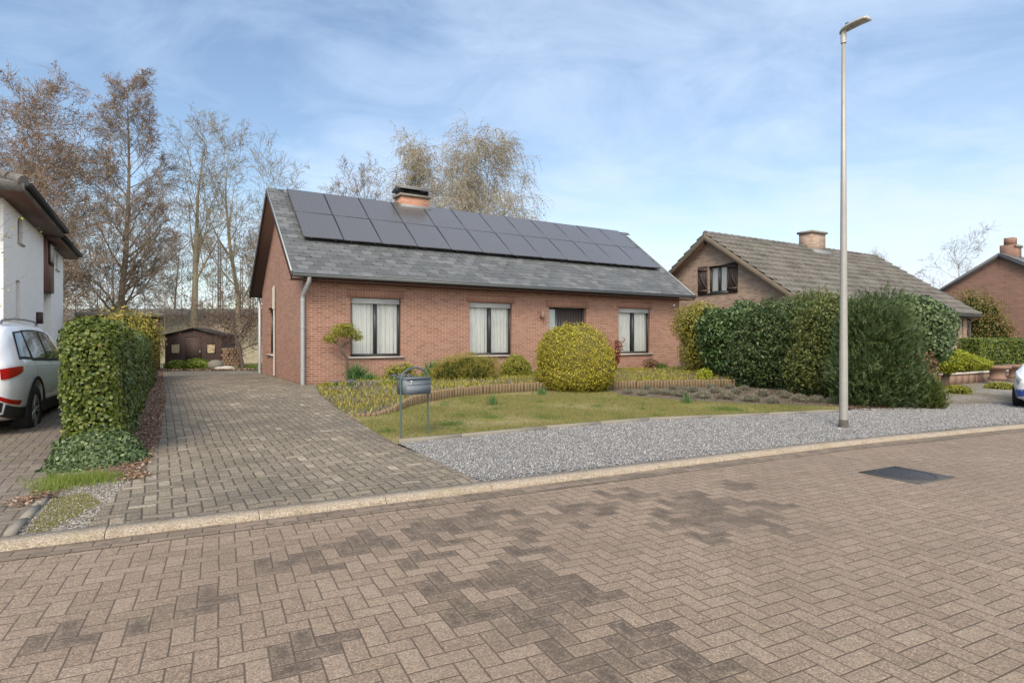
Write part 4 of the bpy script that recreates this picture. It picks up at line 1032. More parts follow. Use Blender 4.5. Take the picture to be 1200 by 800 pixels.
# ------------------------------------------------------------------ mailbox
mx = empty('mailbox', (-1.52, 8.1, float(g(-1.4, 8.2))), math.radians(42), 'grey blue letterbox with number 7 on an arched two legged stand', 'mailbox')
w = .44; hh = .935; m = MB(); m.tube([(0, 0, -.05), (0, 0, .78)] + [(w / 2 - w / 2 * math.cos(a), 0, .80 + .165 * math.sin(a)) for a in np.linspace(0, PI, 15)] + [(w, 0, .78), (w, 0, -.05)], .0135, 10); m.build('arched_frame', M['mail_post'], mx, smooth=True)
m = MB(); m.box(.02, w - .02, -.10, .13, .60, .815); bx_ = m.build('letter_box', M['mail'], mx)
m = MB(); m.obox((w / 2, .01, .822), (w / 2 - .012, 0, 0), (0, .13, .0), (0, .0, .006)); m.build('lid', M['mail'], bx_)
m = MB(); m.box(.06, w - .05, -.107, -.1005, .735, .742); m.box(.025, w - .025, -.1035, -.1005, .61, .725); m.build('flap', M['mail'], bx_)
cu = bpy.data.curves.new('seven', 'FONT'); cu.body = '7'; cu.size = .085; cu.extrude = .001; tmp = bpy.data.objects.new('tmp', cu); COL.objects.link(tmp)
bpy.context.view_layer.update(); me = bpy.data.meshes.new_from_object(tmp.evaluated_get(bpy.context.evaluated_depsgraph_get())); bpy.data.objects.remove(tmp)
me.materials.clear(); me.materials.append(M['white_paint']); sv = link(bpy.data.objects.new('house_number', me), bx_); sv.location = (.075, -.1085, .735); sv.rotation_euler = (PI / 2, 0, 0)

# ------------------------------------------------------------------ manhole
mh = empty('manhole_cover', (4.11, 6.18, .0), math.radians(27), 'dark square cast iron manhole cover set in the street paving', 'manhole cover')
m = MB(); m.box(-.33, .33, -.30, .30, -.02, .0125); m.build('frame', plain('dark_concrete_frame', (.06, .058, .055), .85, var=.4, scale=20, bump=.3), mh)
t = T('cast_iron'); o_ = t.obj(); v_ = t.node('ShaderNodeTexVoronoi', {'Vector': o_, 'Scale': 38.0}, distance='CHEBYCHEV'); t.bsdf(t.mix(t.noise(o_, 9, 4), (.045, .042, .045), (.085, .078, .08)), .55, .5, t.bump(v_.outputs['Distance'], 1.0, .01))
m = MB(); m.lathe([(.0, .017), (.24, .017), (.245, .012)], n=40); m.build('lid', t.m, mh); m = MB(); m.lathe([(.255, .0128), (.262, .017), (.275, .017), (.28, .0128)], n=40); m.build('rim', t.m, mh)

# ------------------------------------------------------------------ cars
class Pair:
    def __init__(s, ms, joined): s.ms = ms; s.joined = joined
    def build(s, name, mat, parent, smooth=False):
        if s.joined:
            m = s.ms[0]
            for q in s.ms[1:]:
                for v, f in zip(q.v, q.f): m.f.append(f + m.n)
                m.v += q.v; m.n += q.n
            o = m.build(name, mat, parent, smooth); bm = bmesh.new(); bm.from_mesh(o.data); bmesh.ops.remove_doubles(bm, verts=bm.verts[:], dist=.003); bm.to_mesh(o.data); bm.free(); return o
        return [q.build(name, mat, parent, smooth) for q in s.ms][0]
class Car:
    def __init__(s, X, w, zb, zbelt, ztop, wr):
        s.X = np.array(X); xs = np.linspace(X[0], X[-1], 150)
        def sm(y, k=5):
            v = np.interp(xs, X, y); vv = np.concatenate([np.full(k, v[0]), v, np.full(k, v[-1])]); kk = np.ones(2 * k + 1) / (2 * k + 1); r = np.convolve(vv, kk, 'valid'); f = np.clip(np.minimum(xs - xs[0], xs[-1] - xs) / .25, 0, 1); return r * f + v * (1 - f)
        s.xs = xs; s.c = [sm(q) for q in (w, zb, zbelt, ztop, wr)]
    def ring(s, x):
        w, zb, zt_, zr, wr = [np.interp(x, s.xs, q) for q in s.c]; dz = zr - zt_
        return np.array([(0, zb), (w * .80, zb), (w * .93, zb + .05), (w * .975, zb + .22), (w, zb + (zt_ - zb) * .55), (w * .985, zt_ - .09), (w * .955, zt_), (wr + (w * .955 - wr) * .10, zt_ + dz * .86), (wr * .9, zt_ + dz * .955), (wr * .5, zr - .008), (0, zr)])
    def P(s, x, t_, side=-1, off=0.0):
        def q(x, t_):
            r = s.ring(x); k = np.arange(len(r)); return np.array([x, side * np.interp(t_, k, r[:, 0]), np.interp(t_, k, r[:, 1])])
        p = q(x, t_)
        if off:
            e = .02; dx = q(x + e, t_) - q(x - e, t_); dt = q(x, t_ + e) - q(x, t_ - e); n = np.cross(dx, dt); n /= np.linalg.norm(n) + 1e-9
            if n[1] * side < 0 and abs(n[1]) > .05: n = -n
            elif abs(n[1]) <= .05 and n[2] < 0: n = -n
            p = p + n * off
        return p
    def patch(s, pts, nx, nt, off=.006, sides=(-1, 1)):
        """pts: four corners (x,t) counterclockwise -> bilinear patch"""
        a, b, c_, d = [np.array(q, float) for q in pts]; ms = []
        for sd in sides:
            V = []; m = MB(); ms.append(m)
            for j in range(nt + 1):
                for i in range(nx + 1):
                    u, v = i / nx, j / nt; q = a * (1 - u) * (1 - v) + b * u * (1 - v) + c_ * u * v + d * (1 - u) * v; V.append(s.P(q[0], q[1], sd, off))
            m.add(V, [[j * (nx + 1) + i, j * (nx + 1) + i + 1, (j + 1) * (nx + 1) + i + 1, (j + 1) * (nx + 1) + i] for j in range(nt) for i in range(nx)])
        return Pair(ms, max(pts[2][1], pts[3][1]) >= 10)
    def body(s, mat, parent, wheels, R):
        bm = bmesh.new(); rings = []; N = 90; tt = np.concatenate([np.linspace(0, 10, 31)])
        for x in np.linspace(s.X[0], s.X[-1], N):
            a = [s.P(x, q, -1) for q in tt]; b = [s.P(x, q, 1) for q in tt[1:-1][::-1]]; rings.append([bm.verts.new(p) for p in a + b])
        n = len(rings[0])
        for r0, r1 in zip(rings, rings[1:]):
            for j in range(n): bm.faces.new((r0[j], r0[(j + 1) % n], r1[(j + 1) % n], r1[j]))
        bm.faces.new(rings[0][::-1]); bm.faces.new(rings[-1]); bmesh.ops.recalc_face_normals(bm, faces=bm.faces[:])
        me = bpy.data.meshes.new('body'); bm.to_mesh(me); bm.free(); o = link(bpy.data.objects.new('body', me), parent)
        cb = MB()
        for x in wheels: cb.tube([(x, -1.3, R + .02), (x, 1.3, R + .02)], R + .065, 40)
        co = cb.build('cut', mat); bm = bmesh.new(); bm.from_mesh(co.data); bmesh.ops.remove_doubles(bm, verts=bm.verts[:], dist=1e-4); bmesh.ops.recalc_face_normals(bm, faces=bm.faces[:]); bm.to_mesh(co.data); bm.free()
        po = o.parent; o.parent = None; o.location = (0, 0, 0)
        md = o.modifiers.new('b', 'BOOLEAN'); md.object = co; md.operation = 'DIFFERENCE'; md.solver = 'EXACT'
        bpy.context.view_layer.update(); me2 = bpy.data.meshes.new_from_object(o.evaluated_get(bpy.context.evaluated_depsgraph_get())); o.modifiers.clear(); o.data = me2; bpy.data.objects.remove(co); o.parent = po
        me2.materials.clear(); me2.materials.append(mat); me2.polygons.foreach_set('use_smooth', [True] * len(me2.polygons))
        try: me2.set_sharp_from_angle(angle=math.radians(38))
        except Exception: pass
        return o
def wheel(parent, x, y, R, side):
    w = empty('wheel', (x, y, R)); w.parent = parent; hw = .115; sd = side
    m = MB(); pr = [(R * .66, -hw), (R * .93, -hw), (R * .985, -hw * .8), (R, -hw * .5), (R, hw * .5), (R * .985, hw * .8), (R * .93, hw), (R * .66, hw)]; m.lathe(pr, n=44); tf(m, lambda v: v[:, [0, 2, 1]]); m.build('tyre', M['black'], w, smooth=True)
    m = MB(); m.lathe([(R * .67, hw * .9), (R * .63, hw * .86), (R * .62, hw * .2), (0, hw * .15)], n=44); tf(m, lambda v: v[:, [0, 2, 1]] * [1, sd, 1]); m.build('rim_well', M['anthracite'], w)
    m = MB()
    for k in range(5):
        for dd_ in (-.16, .16):
            a = k * 2 * PI / 5 + dd_; b = k * 2 * PI / 5 + dd_ * .35; p0 = np.array([math.cos(b) * R * .12, sd * hw * .72, math.sin(b) * R * .12]); p1 = np.array([math.cos(a) * R * .63, sd * hw * .82, math.sin(a) * R * .63]); m.tube([p0, p1], [.022, .018], 6)
    m.tube([(0, sd * hw * .3, 0), (0, sd * hw * .78, 0)], R * .17, 14); m2 = MB(); 
    mm = MB(); mm.lathe([(R * .60, hw * .8), (R * .66, hw * .95), (R * .675, hw * .9)], n=44); tf(mm, lambda v: v[:, [0, 2, 1]] * [1, sd, 1])
    for f in mm.f: m.f.append(f + m.n)
    m.v += mm.v; m.n += mm.n
    m.build('rim', plain('alloy', (.5, .5, .5), .3, .8, var=.05), w)
t = T('white_car_paint'); t.bsdf((.72, .73, .75), .3, 0, None, Coat_Weight=.7, Coat_Roughness=.05); M['carwhite'] = t.m
t = T('tail_lamp_red'); t.bsdf((.38, .010, .010), .12, 0, None, Coat_Weight=1.0); M['red'] = t.m
t = T('clear_lamp'); t.bsdf((.42, .44, .46), .12, .3, None, Coat_Weight=1.0); M['clear'] = t.m
M['cladding'] = plain('black_plastic_cladding', (.02, .02, .021), .65)
_a = hv - math.radians(4); _w = np.array([-7.38, 7.42]) + .98 * np.array([math.cos(hv), math.sin(hv)]) + .93 * np.array([math.sin(hv), -math.cos(hv)]) + np.array([.09, -.03])
_o = _w - .98 * np.array([math.cos(_a), math.sin(_a)]) - .93 * np.array([math.sin(_a), -math.cos(_a)])
suv = empty('parked_suv', (float(_o[0]), float(_o[1]), .05), _a, 'white estate SUV with roof rails parked on the neighbour driveway at the left', 'car')
c_ = Car([0, .05, .16, .30, .5, .9, 1.5, 2.4, 2.9, 3.3, 3.7, 4.3, 4.6, 4.7], [.74, .84, .895, .92, .935, .94, .94, .94, .94, .935, .93, .9, .78, .6], [.40, .34, .30, .28, .27, .25, .24, .24, .24, .24, .25, .26, .30, .36],
    [1.02, 1.04, 1.05, 1.06, 1.06, 1.05, 1.04, 1.02, 1.01, 1.0, .98, .92, .84, .78], [1.06, 1.16, 1.33, 1.48, 1.60, 1.645, 1.665, 1.65, 1.55, 1.28, 1.08, 1.0, .90, .82], [.66, .66, .66, .665, .67, .68, .69, .69, .70, .76, .80, .76, .62, .5])
body = c_.body(M['carwhite'], suv, (.98, 3.77), .355)
for pts, nm in (([(.45, 6.18), (.92, 6.15), (1.0, 6.84), (.72, 6.84)], 'quarter_window'), ([(1.02, 6.12), (1.85, 6.1), (1.83, 6.88), (1.08, 6.86)], 'rear_door_window'), ([(1.95, 6.1), (2.95, 6.1), (2.62, 6.84), (1.93, 6.88)], 'front_door_window')):
    mt = M['anthracite']; x0 = [(a, b) for a, b in pts]
    c_.patch([(x0[0][0] - .05, x0[0][1] - .07), (x0[1][0] + .05, x0[1][1] - .07), (x0[2][0] + .03, x0[2][1] + .05), (x0[3][0] - .04, x0[3][1] + .05)], 10, 5, .004).build('window_trim', M['black'], suv, smooth=True)
    c_.patch(pts, 10, 5, .010).build(nm, M['car_glass'], suv, smooth=True)
c_.patch([(3.02, 7.3), (3.5, 7.0), (3.5, 10), (2.92, 10)], 8, 10, .006).build('windscreen', M['car_glass'], suv, smooth=True)
c_.patch([(.05, 7.2), (.06, 10), (.36, 10), (.34, 7.6)], 8, 8, .006).build('rear_window', M['car_glass'], suv, smooth=True)
c_.patch([(.012, 4.55), (.36, 4.9), (.40, 5.5), (.012, 5.55)], 10, 4, .012).build('tail_light', M['red'], suv, smooth=True)
c_.patch([(.01, 2.85), (.30, 2.95), (.34, 3.25), (.01, 3.2)], 8, 2, .008).build('bumper_reflector', M['red'], suv, smooth=True)
c_.patch([(.004, 1.6), (.58, 1.6), (.60, 2.75), (.004, 2.75)], 8, 5, .008).build('lower_bumper', M['cladding'], suv, smooth=True)
c_.patch([(1.38, 1.9), (3.36, 1.9), (3.36, 3.05), (1.38, 3.05)], 16, 3, .012).build('sill_cladding', M['cladding'], suv, smooth=True)
for x in (1.05, 1.98, 3.0): c_.patch([(x, 3.1), (x + .008, 3.1), (x + .008, 6.05), (x, 6.05)], 1, 12, .003).build('door_gap', M['black'], suv)
c_.patch([(.5, 5.35), (3.9, 5.35), (3.9, 5.42), (.5, 5.42)], 30, 1, .004).build('shoulder_crease', M['zinc'], suv, smooth=True)
for x in (1.12, 2.1): c_.patch([(x, 5.02), (x + .2, 5.02), (x + .2, 5.2), (x, 5.2)], 3, 1, .035).build('door_handle', M['carwhite'], suv)
for sd in (-1, 1):
    m = MB(); pts = [c_.P(x, 8.0, sd) + np.array([0, 0, h]) for x, h in ((.62, .01), (.7, .055), (1.2, .06), (1.8, .06), (2.3, .055), (2.42, .01))]; m.tube(pts, .017, 8); m.build('roof_rail', plain('rail', (.25, .26, .27), .35, .8), suv, smooth=True)
    for x in (.98, 3.77):
        m = MB(); a = np.linspace(-.15, PI + .15, 24); R0, R1 = .425, .475
        V = [(x + R_ * math.cos(q), sd * y_, .375 + R_ * math.sin(q)) for q in a for R_, y_ in ((R0, .90), (R0, .953), (R1, .948))]
        m.add(V, [[i * 3 + j, i * 3 + j + 1, (i + 1) * 3 + j + 1, (i + 1) * 3 + j] for i in range(23) for j in range(2)]); m.build('wheel_arch', M['cladding'], suv, smooth=True)
        wheel(suv, x, sd * .815, .355, sd)
m = MB(); m.box(.55, 4.2, -.7, .7, .22, .5); m.build('underbody', M['black'], suv)

ct = empty('parked_hatchback', (13.75, 14.15, float(g(11.5, 12.3)) - .06), math.atan2(-.66, -.75), 'white hatchback with black grille cut off by the right edge of the picture', 'car')
cc = Car([0, .08, .3, .6, 1.0, 1.6, 2.2, 2.7, 3.1, 3.6, 3.88, 3.98, 4.05], [.6, .76, .84, .86, .865, .865, .865, .865, .86, .84, .78, .70, .55], [.38, .32, .26, .22, .2, .2, .2, .2, .2, .22, .22, .24, .27], [.9, .95, .97, .96, .94, .92, .90, .89, .87, .80, .70, .62, .55], [.95, 1.15, 1.33, 1.43, 1.47, 1.48, 1.44, 1.25, .98, .88, .77, .68, .60], [.5, .56, .6, .62, .64, .65, .64, .66, .72, .68, .6, .52, .4])
cc.body(M['carwhite'], ct, (.65, 3.25), .31)
for pts, nm in (([(.75, 6.15), (1.5, 6.12), (1.5, 6.86), (.95, 6.84)], 'rear_door_window'), ([(1.58, 6.12), (2.7, 6.12), (2.35, 6.8), (1.58, 6.86)], 'front_door_window')): cc.patch(pts, 8, 4, .008).build(nm, M['car_glass'], ct, smooth=True)
cc.patch([(2.75, 7.2), (3.08, 7.0), (3.08, 10), (2.55, 10)], 6, 8, .006).build('windscreen', M['car_glass'], ct, smooth=True)
cc.patch([(3.72, 5.2), (3.97, 5.2), (3.96, 6.3), (3.6, 6.1)], 8, 4, .008).build('headlight', M['clear'], ct, smooth=True)
m = MB(); m.obox((4.045, 0, .46), (.015, 0, 0), (0, .50, 0), (0, 0, .13)); m.build('grille', M['black'], ct)
m = MB(); m.obox((4.066, 0, .40), (.006, 0, 0), (0, .26, 0), (0, 0, .055)); m.build('number_plate', M['white_paint'], ct)
cc.patch([(3.70, 2.2), (4.046, 2.2), (4.048, 3.3), (3.76, 3.0)], 8, 3, .010).build('bumper_lip', plain('blue_strip', (.05, .10, .42), .4), ct, smooth=True)
for sd in (-1, 1):
    for x in (.65, 3.25): wheel(ct, x, sd * .75, .31, sd)
m = MB(); m.box(.4, 3.8, -.62, .62, .18, .45); m.build('underbody', M['black'], ct)
# ------------------------------------------------------------------ ivy hedge on the left
AX = np.array([-.498, .867]); AC = np.array([.867, .498])
hr = empty('ivy_hedge', (-4.36, 6.585, 0), math.atan2(AX[1], AX[0]), 'tall clipped ivy hedge between the two driveways', 'hedge')   # local x along the hedge, y to the left
def boxpts(n, x0, x1, w, h, dens_end=.3):
    r = rng; u = r.random(n); out = np.zeros((n, 3)); N = np.zeros((n, 3))
    Af, As, At = w * h * 1.3, (x1 - x0) * h * .5, (x1 - x0) * w * .5; pf = np.array([Af, As, As * .6, At]); pf /= pf.sum(); k = r.choice(4, n, p=pf)
    xx = x0 + (x1 - x0) * r.random(n) ** 1.7; zz = h * r.random(n); yy = w * r.random(n)
    for i, (P_, N_) in enumerate(((np.stack([np.full(n, x0), yy, zz], 1), (-1, 0, 0)), (np.stack([xx, np.zeros(n), zz], 1), (0, -1, 0)), (np.stack([xx, np.full(n, w), zz], 1), (0, 1, 0)), (np.stack([xx, yy, np.full(n, h)], 1), (0, 0, 1)))):
        s = k == i; out[s] = P_[s]; N[s] = N_
    return out, N
def hedgepts(n, x0, x1, w, h, rc=.14, amp=.05, depth=.10):
    P, N = boxpts(n, x0, x1, w, h)
    # round the corners
    lo = np.array([x0 + rc, rc, 0]); hi = np.array([x1 - rc, w - rc, h - rc]); C_ = np.clip(P, lo, hi); D = P - C_; L = np.linalg.norm(D, axis=1, keepdims=True); Nn = np.where(L > 1e-6, D / (L + 1e-9), N); P = np.where(L > 1e-6, C_ + Nn * rc, P)
    b = amp * (np.sin(P[:, 0] * 3.1 + P[:, 2] * 4.3) + np.sin(P[:, 1] * 7 + P[:, 2] * 2.7 + 1) + .7 * np.sin(P[:, 0] * 9 + P[:, 2] * 7)) / 2
    P = P + Nn * (b - depth * rng.random(len(P)) ** 1.5 + .02)[:, None]; return P, Nn
P, N = hedgepts(50000, .0, 14.5, .54, 1.57, .20); P[:, 2] *= 1 + .05 * np.sin(P[:, 0] * .9); m = MB(); leaves(m, P, N, .042, .85, .5, .10)
m.build('ivy_leaves', L_['ivy'], hr)
P, N = hedgepts(18000, .5, 14.5, .54, 1.52, .18); s = (P[:, 1] < .3); m = MB(); leaves(m, P[s] + N[s] * .015, N[s], .045, .85, .45, .10); m.build('ivy_leaves', L_['ivy2'], hr)['label'] = 'bluer ivy leaves on the side facing the driveway'
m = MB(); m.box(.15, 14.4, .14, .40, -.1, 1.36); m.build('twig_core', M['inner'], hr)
bush('ground_ivy', (-4.5, 6.38, .04), [(0, 0, .0, .42, .26, .20), (-.12, -.14, .0, .36, .2, .10), (.30, .18, .0, .22, .34, .16), (.0, .2, .08, .42, .25, .34)], 12000, .036, L_['ivy2'], 'low blue green ground ivy spreading at the foot of the clipped hedge', 'ivy', aspect=.85, k=.7, rz=.5)
# bushier end of the hedge
def onl(s_, l_): return (hr.location.x + AX[0] * s_ - AC[0] * l_, hr.location.y + AX[1] * s_ - AC[1] * l_)
x, y = onl(12.5, .75); bush('overgrown_shrub', (x, y, float(g(x, y))), [(0, 0, 1.2, .75, .75, 1.0), (-.7, .3, 1.1, .7, .7, .9), (.25, -.7, 1.0, .55, .6, .85), (.2, .7, 1.2, .6, .6, .95)], 5200, .075, L_['lowcon'], 'loose brownish shrub rising behind the far end of the ivy hedge', 'shrub', k=.6, shell=.5, lumpy=.25)
x, y = onl(12.0, .22); bush('russet_shrub', (x, y, float(g(x, y))), [(0, 0, .9, .38, .5, .9), (-.45, .85, .9, .38, .5, .85)], 2600, .06, L_['privet'], 'olive and russet shrub beside the driveway near the far end of the hedge', 'shrub', k=.6, shell=.5, lumpy=.2)
# leaf litter
def litter(P, name, lab, size=.05, mat=None):
    m = MB(); n_ = len(P); Z = np.array([float(g(*p)) for p in P]) + .022 + .02 * rng.random(n_)
    leaves(m, np.concatenate([P, Z[:, None]], 1), np.tile([0, 0, 1.], (n_, 1)), size, .7, .35, .15); return tag(m.build(name, mat or L_['litter']), lab, 'fallen leaves', None, 'stuff')
lp_ = [p for p in lit_poly]
P = np.concatenate([scatter(lp_, 2600), scatter([(-3.5, 5.62), (-4.7, 7.9), (-7.3, 12.5), (-6.9, 11.4), (-4.1, 6.2)], 1100), np.array(G(158, 560)[:2]) + rng.normal(0, .08, (110, 2)), np.array(G(30, 590)[:2]) + rng.normal(0, .09, (100, 2)), np.array(G(48, 583)[:2]) + rng.normal(0, .07, (70, 2))])
litter(P, 'fallen_leaves', 'brown fallen leaves lying along the foot of the ivy hedge', .038)
P = np.concatenate([scatter([(-19.5, 31.2), (-11.5, 32.2), (-11, 29.2), (-18.7, 28.0)], 1500)]); litter(P, 'fallen_leaves', 'reddish fallen leaves in front of the garden shed', .11)
P = np.concatenate([scatter(mulch_poly[:5] + [(8.5, 12.3), (8.0, 13.0), (7.0, 15)], 900), scatter([G(1000, 470)[:2], G(1120, 474)[:2], G(1100, 480)[:2], G(985, 483)[:2]], 350)]); litter(P, 'fallen_leaves', 'dry leaves scattered over the mulch below the right hedge', .04, L_['dead'])
P = scatter(drive_poly, 260); litter(P[rng.random(len(P)) < .5], 'fallen_leaves', 'a few stray leaves on the main driveway', .035)

# ------------------------------------------------------------------ bed plants
def gb(px, py, lift=.14):
    q = G(px, py, lift); return q
def HB(px, b, lift=None):   # point in the bed at photo column px, b metres in front of the house wall
    k = (px - 600) / F; p0 = HO + HV * b; a = (k * p0[1] - p0[0]) / (HU[0] - k * HU[1]); p = p0 + HU * a
    return (float(p[0]), float(p[1]), float(g(*p)) + (bedlift(*p) if lift is None else lift))
# topiary tree
q = HB(407, -.38); tp = empty('topiary_tree', q, HA, 'small crooked cloud pruned tree in front of the leftmost window', 'tree')
m = MB(); m.tube([(0, 0, -.1), (0, 0, .35), (.0, 0, .62), (-.10, -.02, .74), (-.20, -.03, .84), (-.17, -.02, .92), (-.30, 0, 1.02), (-.24, 0, 1.14)], [.032, .026, .027, .034, .030, .032, .028, .018], 9)
for b_ in ([(-.20, -.03, .86), (-.02, 0, 1.0), (.10, 0, 1.12), (.2, 0, 1.17)], [(-.3, 0, 1.02), (-.42, .03, 1.08), (-.5, 0, 1.13)], [(-.17, 0, .92), (-.08, -.1, 1.08), (-.05, -.08, 1.2)]): m.tube(b_, [.022, .017, .012, .008][:len(b_)], 7)
m.build('trunk', M['bark_dark'], tp, smooth=True)
m = MB(); P, N = blob_pts([(-.22, 0, 1.32, .26, .22, .18), (.08, 0, 1.30, .28, .22, .15), (-.48, 0, 1.14, .18, .16, .14), (-.05, -.05, 1.45, .24, .2, .12), (.28, 0, 1.18, .15, .15, .11)], 3200, .8, .3); leaves(m, P, N, .045, .5, 1.0, .1); m.build('foliage', L_['yelgreen'], tp)
# low bushes
q = HB(548, -2.2); bush('low_conifer', (q[0], q[1], q[2] - .05), [(-.50, 0, .26, .50, .5, .38), (.0, .05, .34, .55, .5, .40), (.50, 0, .30, .42, .45, .38), (-.75, 0, .16, .3, .35, .26), (.1, -.3, .2, .5, .35, .3)], 26000, .035, L_['lowcon'], 'low spreading brown green conifer bush in front of the middle window', 'bush', rz=HA, aspect=.35, spray=5, up=.5, shell=.45, lumpy=.2, k=.62)
q = HB(605, -1.9); bush('rounded_bush', (q[0], q[1], q[2] - .05), [(0, 0, .28, .36, .38, .40), (.2, 0, .22, .26, .3, .32), (-.2, .1, .2, .26, .3, .3)], 7000, .04, L_['yelgreen'], 'small yellow green bush between the low conifer and the dome bush', 'bush', rz=HA, tilt=.8, shell=.45, k=.62)
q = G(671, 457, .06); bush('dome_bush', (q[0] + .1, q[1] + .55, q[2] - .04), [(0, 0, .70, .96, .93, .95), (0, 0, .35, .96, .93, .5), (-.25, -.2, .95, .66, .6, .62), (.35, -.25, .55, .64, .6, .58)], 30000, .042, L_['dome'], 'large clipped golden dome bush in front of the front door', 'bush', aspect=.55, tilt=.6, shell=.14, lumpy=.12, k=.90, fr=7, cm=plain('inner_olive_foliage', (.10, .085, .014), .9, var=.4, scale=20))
q = HB(722, -1.25); ph_ = empty('photinia', q, 0, 'small upright shrub with red young leaves beside the golden dome bush', 'shrub')
m = MB(); pts = []
for k in range(9):
    a = rng.random() * 6.28; l = .12 + .16 * rng.random(); h = .7 + .45 * rng.random(); m.tube([(0, 0, 0), (l * .4 * math.cos(a), l * .4 * math.sin(a), h * .5), (l * math.cos(a), l * math.sin(a), h)], [.012, .009, .004], 5)
    for t_ in np.linspace(.3, 1.02, 24): pts += [(l * t_ * math.cos(a), l * t_ * math.sin(a), h * t_) + rng.normal(0, .045, 3) for _ in range(4)]
m.build('stems', M['bark_dark'], ph_); pts = np.array(pts); m = MB(); leaves(m, pts, np.tile([0, -.3, .5], (len(pts), 1)), .075, .38, 1.0, .1); m.build('leaves', L_['red'], ph_)
# clumps of bulbs etc
def tuft(px, py, h, n, mat, lab, cat='plant', w=.014, lean=.8, rad=.05, lift=None, name='garden_plant', group=None, flowers=None, b=None):
    q = HB(px, b) if b is not None else G(px, py, 0.0 if lift is None else lift)
    m = blades(rng.normal(0, rad, (n, 2)), np.full(n, -.02), h, w, lean, mat, name, lab, cat, segs=2, build=False)
    if flowers is None: r_ = empty(name, q, 0, lab, cat, group); m.build('leaves', mat, r_); return r_
    r_ = empty(name, q, 0, lab, cat, group); m.build('leaves', mat, r_)
    f = MB(); k = flowers[1]; P_ = np.concatenate([rng.normal(0, rad * 1.3, (k, 2)), (h * (.6 + .5 * rng.random(k)))[:, None]], 1); leaves(f, P_, rng.normal(0, 1, (k, 3)), flowers[2], .6, 1, .1); f.build('blossoms', flowers[0], r_); return r_
tuft(418, 0, .42, 260, L_['tuft'], 'big green bulb clump in the bed under the leftmost window', w=.022, rad=.10, lean=.9, b=-1.1)
tuft(432, 0, .22, 120, L_['tuft'], 'lower green bulb clump right of the big one', w=.018, rad=.08, lean=.9, b=-1.5)
tuft(396, 0, .14, 60, L_['tuft'], 'purple hyacinths near the driveway edge below the topiary', 'flowers', flowers=(L_['purple'], 70, .028), rad=.05, b=-1.4, name='hyacinths')
tuft(411, 0, .15, 60, L_['tuft'], 'purple hyacinths in front of the big green bulb clump', 'flowers', flowers=(L_['purple'], 80, .028), rad=.05, b=-2.0, name='hyacinths')
tuft(470, 0, .18, 80, L_['tuft'], 'blue purple hyacinths right behind the mailbox', 'flowers', flowers=(L_['purple'], 130, .03), rad=.13, b=-2.4, name='hyacinths')
q = HB(462, -1.6); bush('dwarf_shrub', q, [(0, 0, .16, .28, .25, .24), (.32, .1, .2, .22, .2, .26)], 1500, .045, L_['yelgreen'], 'dwarf yellow green shrub behind the mailbox', 'shrub', tilt=.9, shell=.6, k=.5)
tuft(508, 0, .42, 220, L_['tuft'], 'upright pale green daffodil leaves left of the low conifer', w=.02, rad=.11, lean=.6, b=-1.3)
tuft(524, 0, .28, 120, L_['tuft'], 'short daffodil leaves in front of the low conifer', w=.018, rad=.07, lean=.6, b=-1.9)
tuft(388, 0, .10, 200, L_['yelgreen'], 'flat green ground cover patch near the house corner', w=.016, rad=.16, lean=1.2, b=-.8)
tuft(440, 0, .09, 500, L_['lav'], 'flat grey green ground cover in the front corner of the bed', w=.014, rad=.22, lean=1.2, b=-2.3)
tuft(456, 0, .10, 260, L_['yelgreen'], 'flat yellow green ground cover beside the palisade', w=.016, rad=.13, lean=1.2, b=-2.8)
tuft(400, 0, .08, 200, L_['lav'], 'grey ground cover close to the driveway edge', w=.014, rad=.14, lean=1.2, b=-2.2)
q = HB(764, -.5); bush('bronze_shrub', q, [(-.05, 0, .16, .3, .26, .24)], 900, .045, L_['dead'], 'low bronze coloured plant under the rightmost window', 'plant', tilt=.9, shell=.6, k=.4)
tuft(775, 0, .24, 160, L_['green_blade'] if 'green_blade' in L_ else M['green_blade'], 'fresh green clump under the rightmost window sill', w=.018, rad=.11, lean=.8, b=-.7)
tuft(800, 0, .16, 160, L_['lav'], 'grey green clump at the right corner of the bungalow', w=.018, rad=.14, lean=.9, b=-.6)
q = G(826, 446, .15); bush('lime_shrub', (q[0], q[1], q[2]), [(0, 0, .14, .22, .2, .22)], 700, .05, L_['lime'], 'small lime green plant behind the right palisade', 'plant', tilt=.9, shell=.6, k=.4)
dn = [(577, 475, .22, 'daffodil leaves in the middle of the lawn before the low conifer'), (634, 463, .20, 'daffodil leaves against the palisade left of the dome bush'), (804, 473, .24, 'daffodil leaves at the lawn edge before the lavender mounds')]
for px, py, h, lb in dn: tuft(px, py, h, 46, L_['tuft'], lb, 'daffodil leaves', w=.014, rad=.05, lean=.5, group='daffodil clumps in the lawn', name='daffodil_clump')
P = rng.normal(0, .03, (40, 2))
tuft(425, 0, .10, 500, L_['lowcon'], 'brownish green creeping cover in the middle of the flower bed', w=.014, rad=.30, lean=1.2, b=-1.6)
tuft(490, 0, .10, 500, L_['yelgreen'], 'yellow green creeping cover between mailbox and palisade', w=.014, rad=.25, lean=1.2, b=-2.0)
tuft(620, 0, .12, 300, L_['tuft'], 'low green leaves left of the golden dome bush', w=.016, rad=.22, lean=1.0, b=-1.6)
tuft(745, 0, .10, 300, L_['lowcon'], 'creeping cover below the rightmost window', w=.016, rad=.3, lean=1.1, b=-1.0)
tuft(790, 0, .10, 300, L_['yelgreen'], 'creeping green cover near the right bungalow corner', w=.016, rad=.3, lean=1.1, b=-1.0)
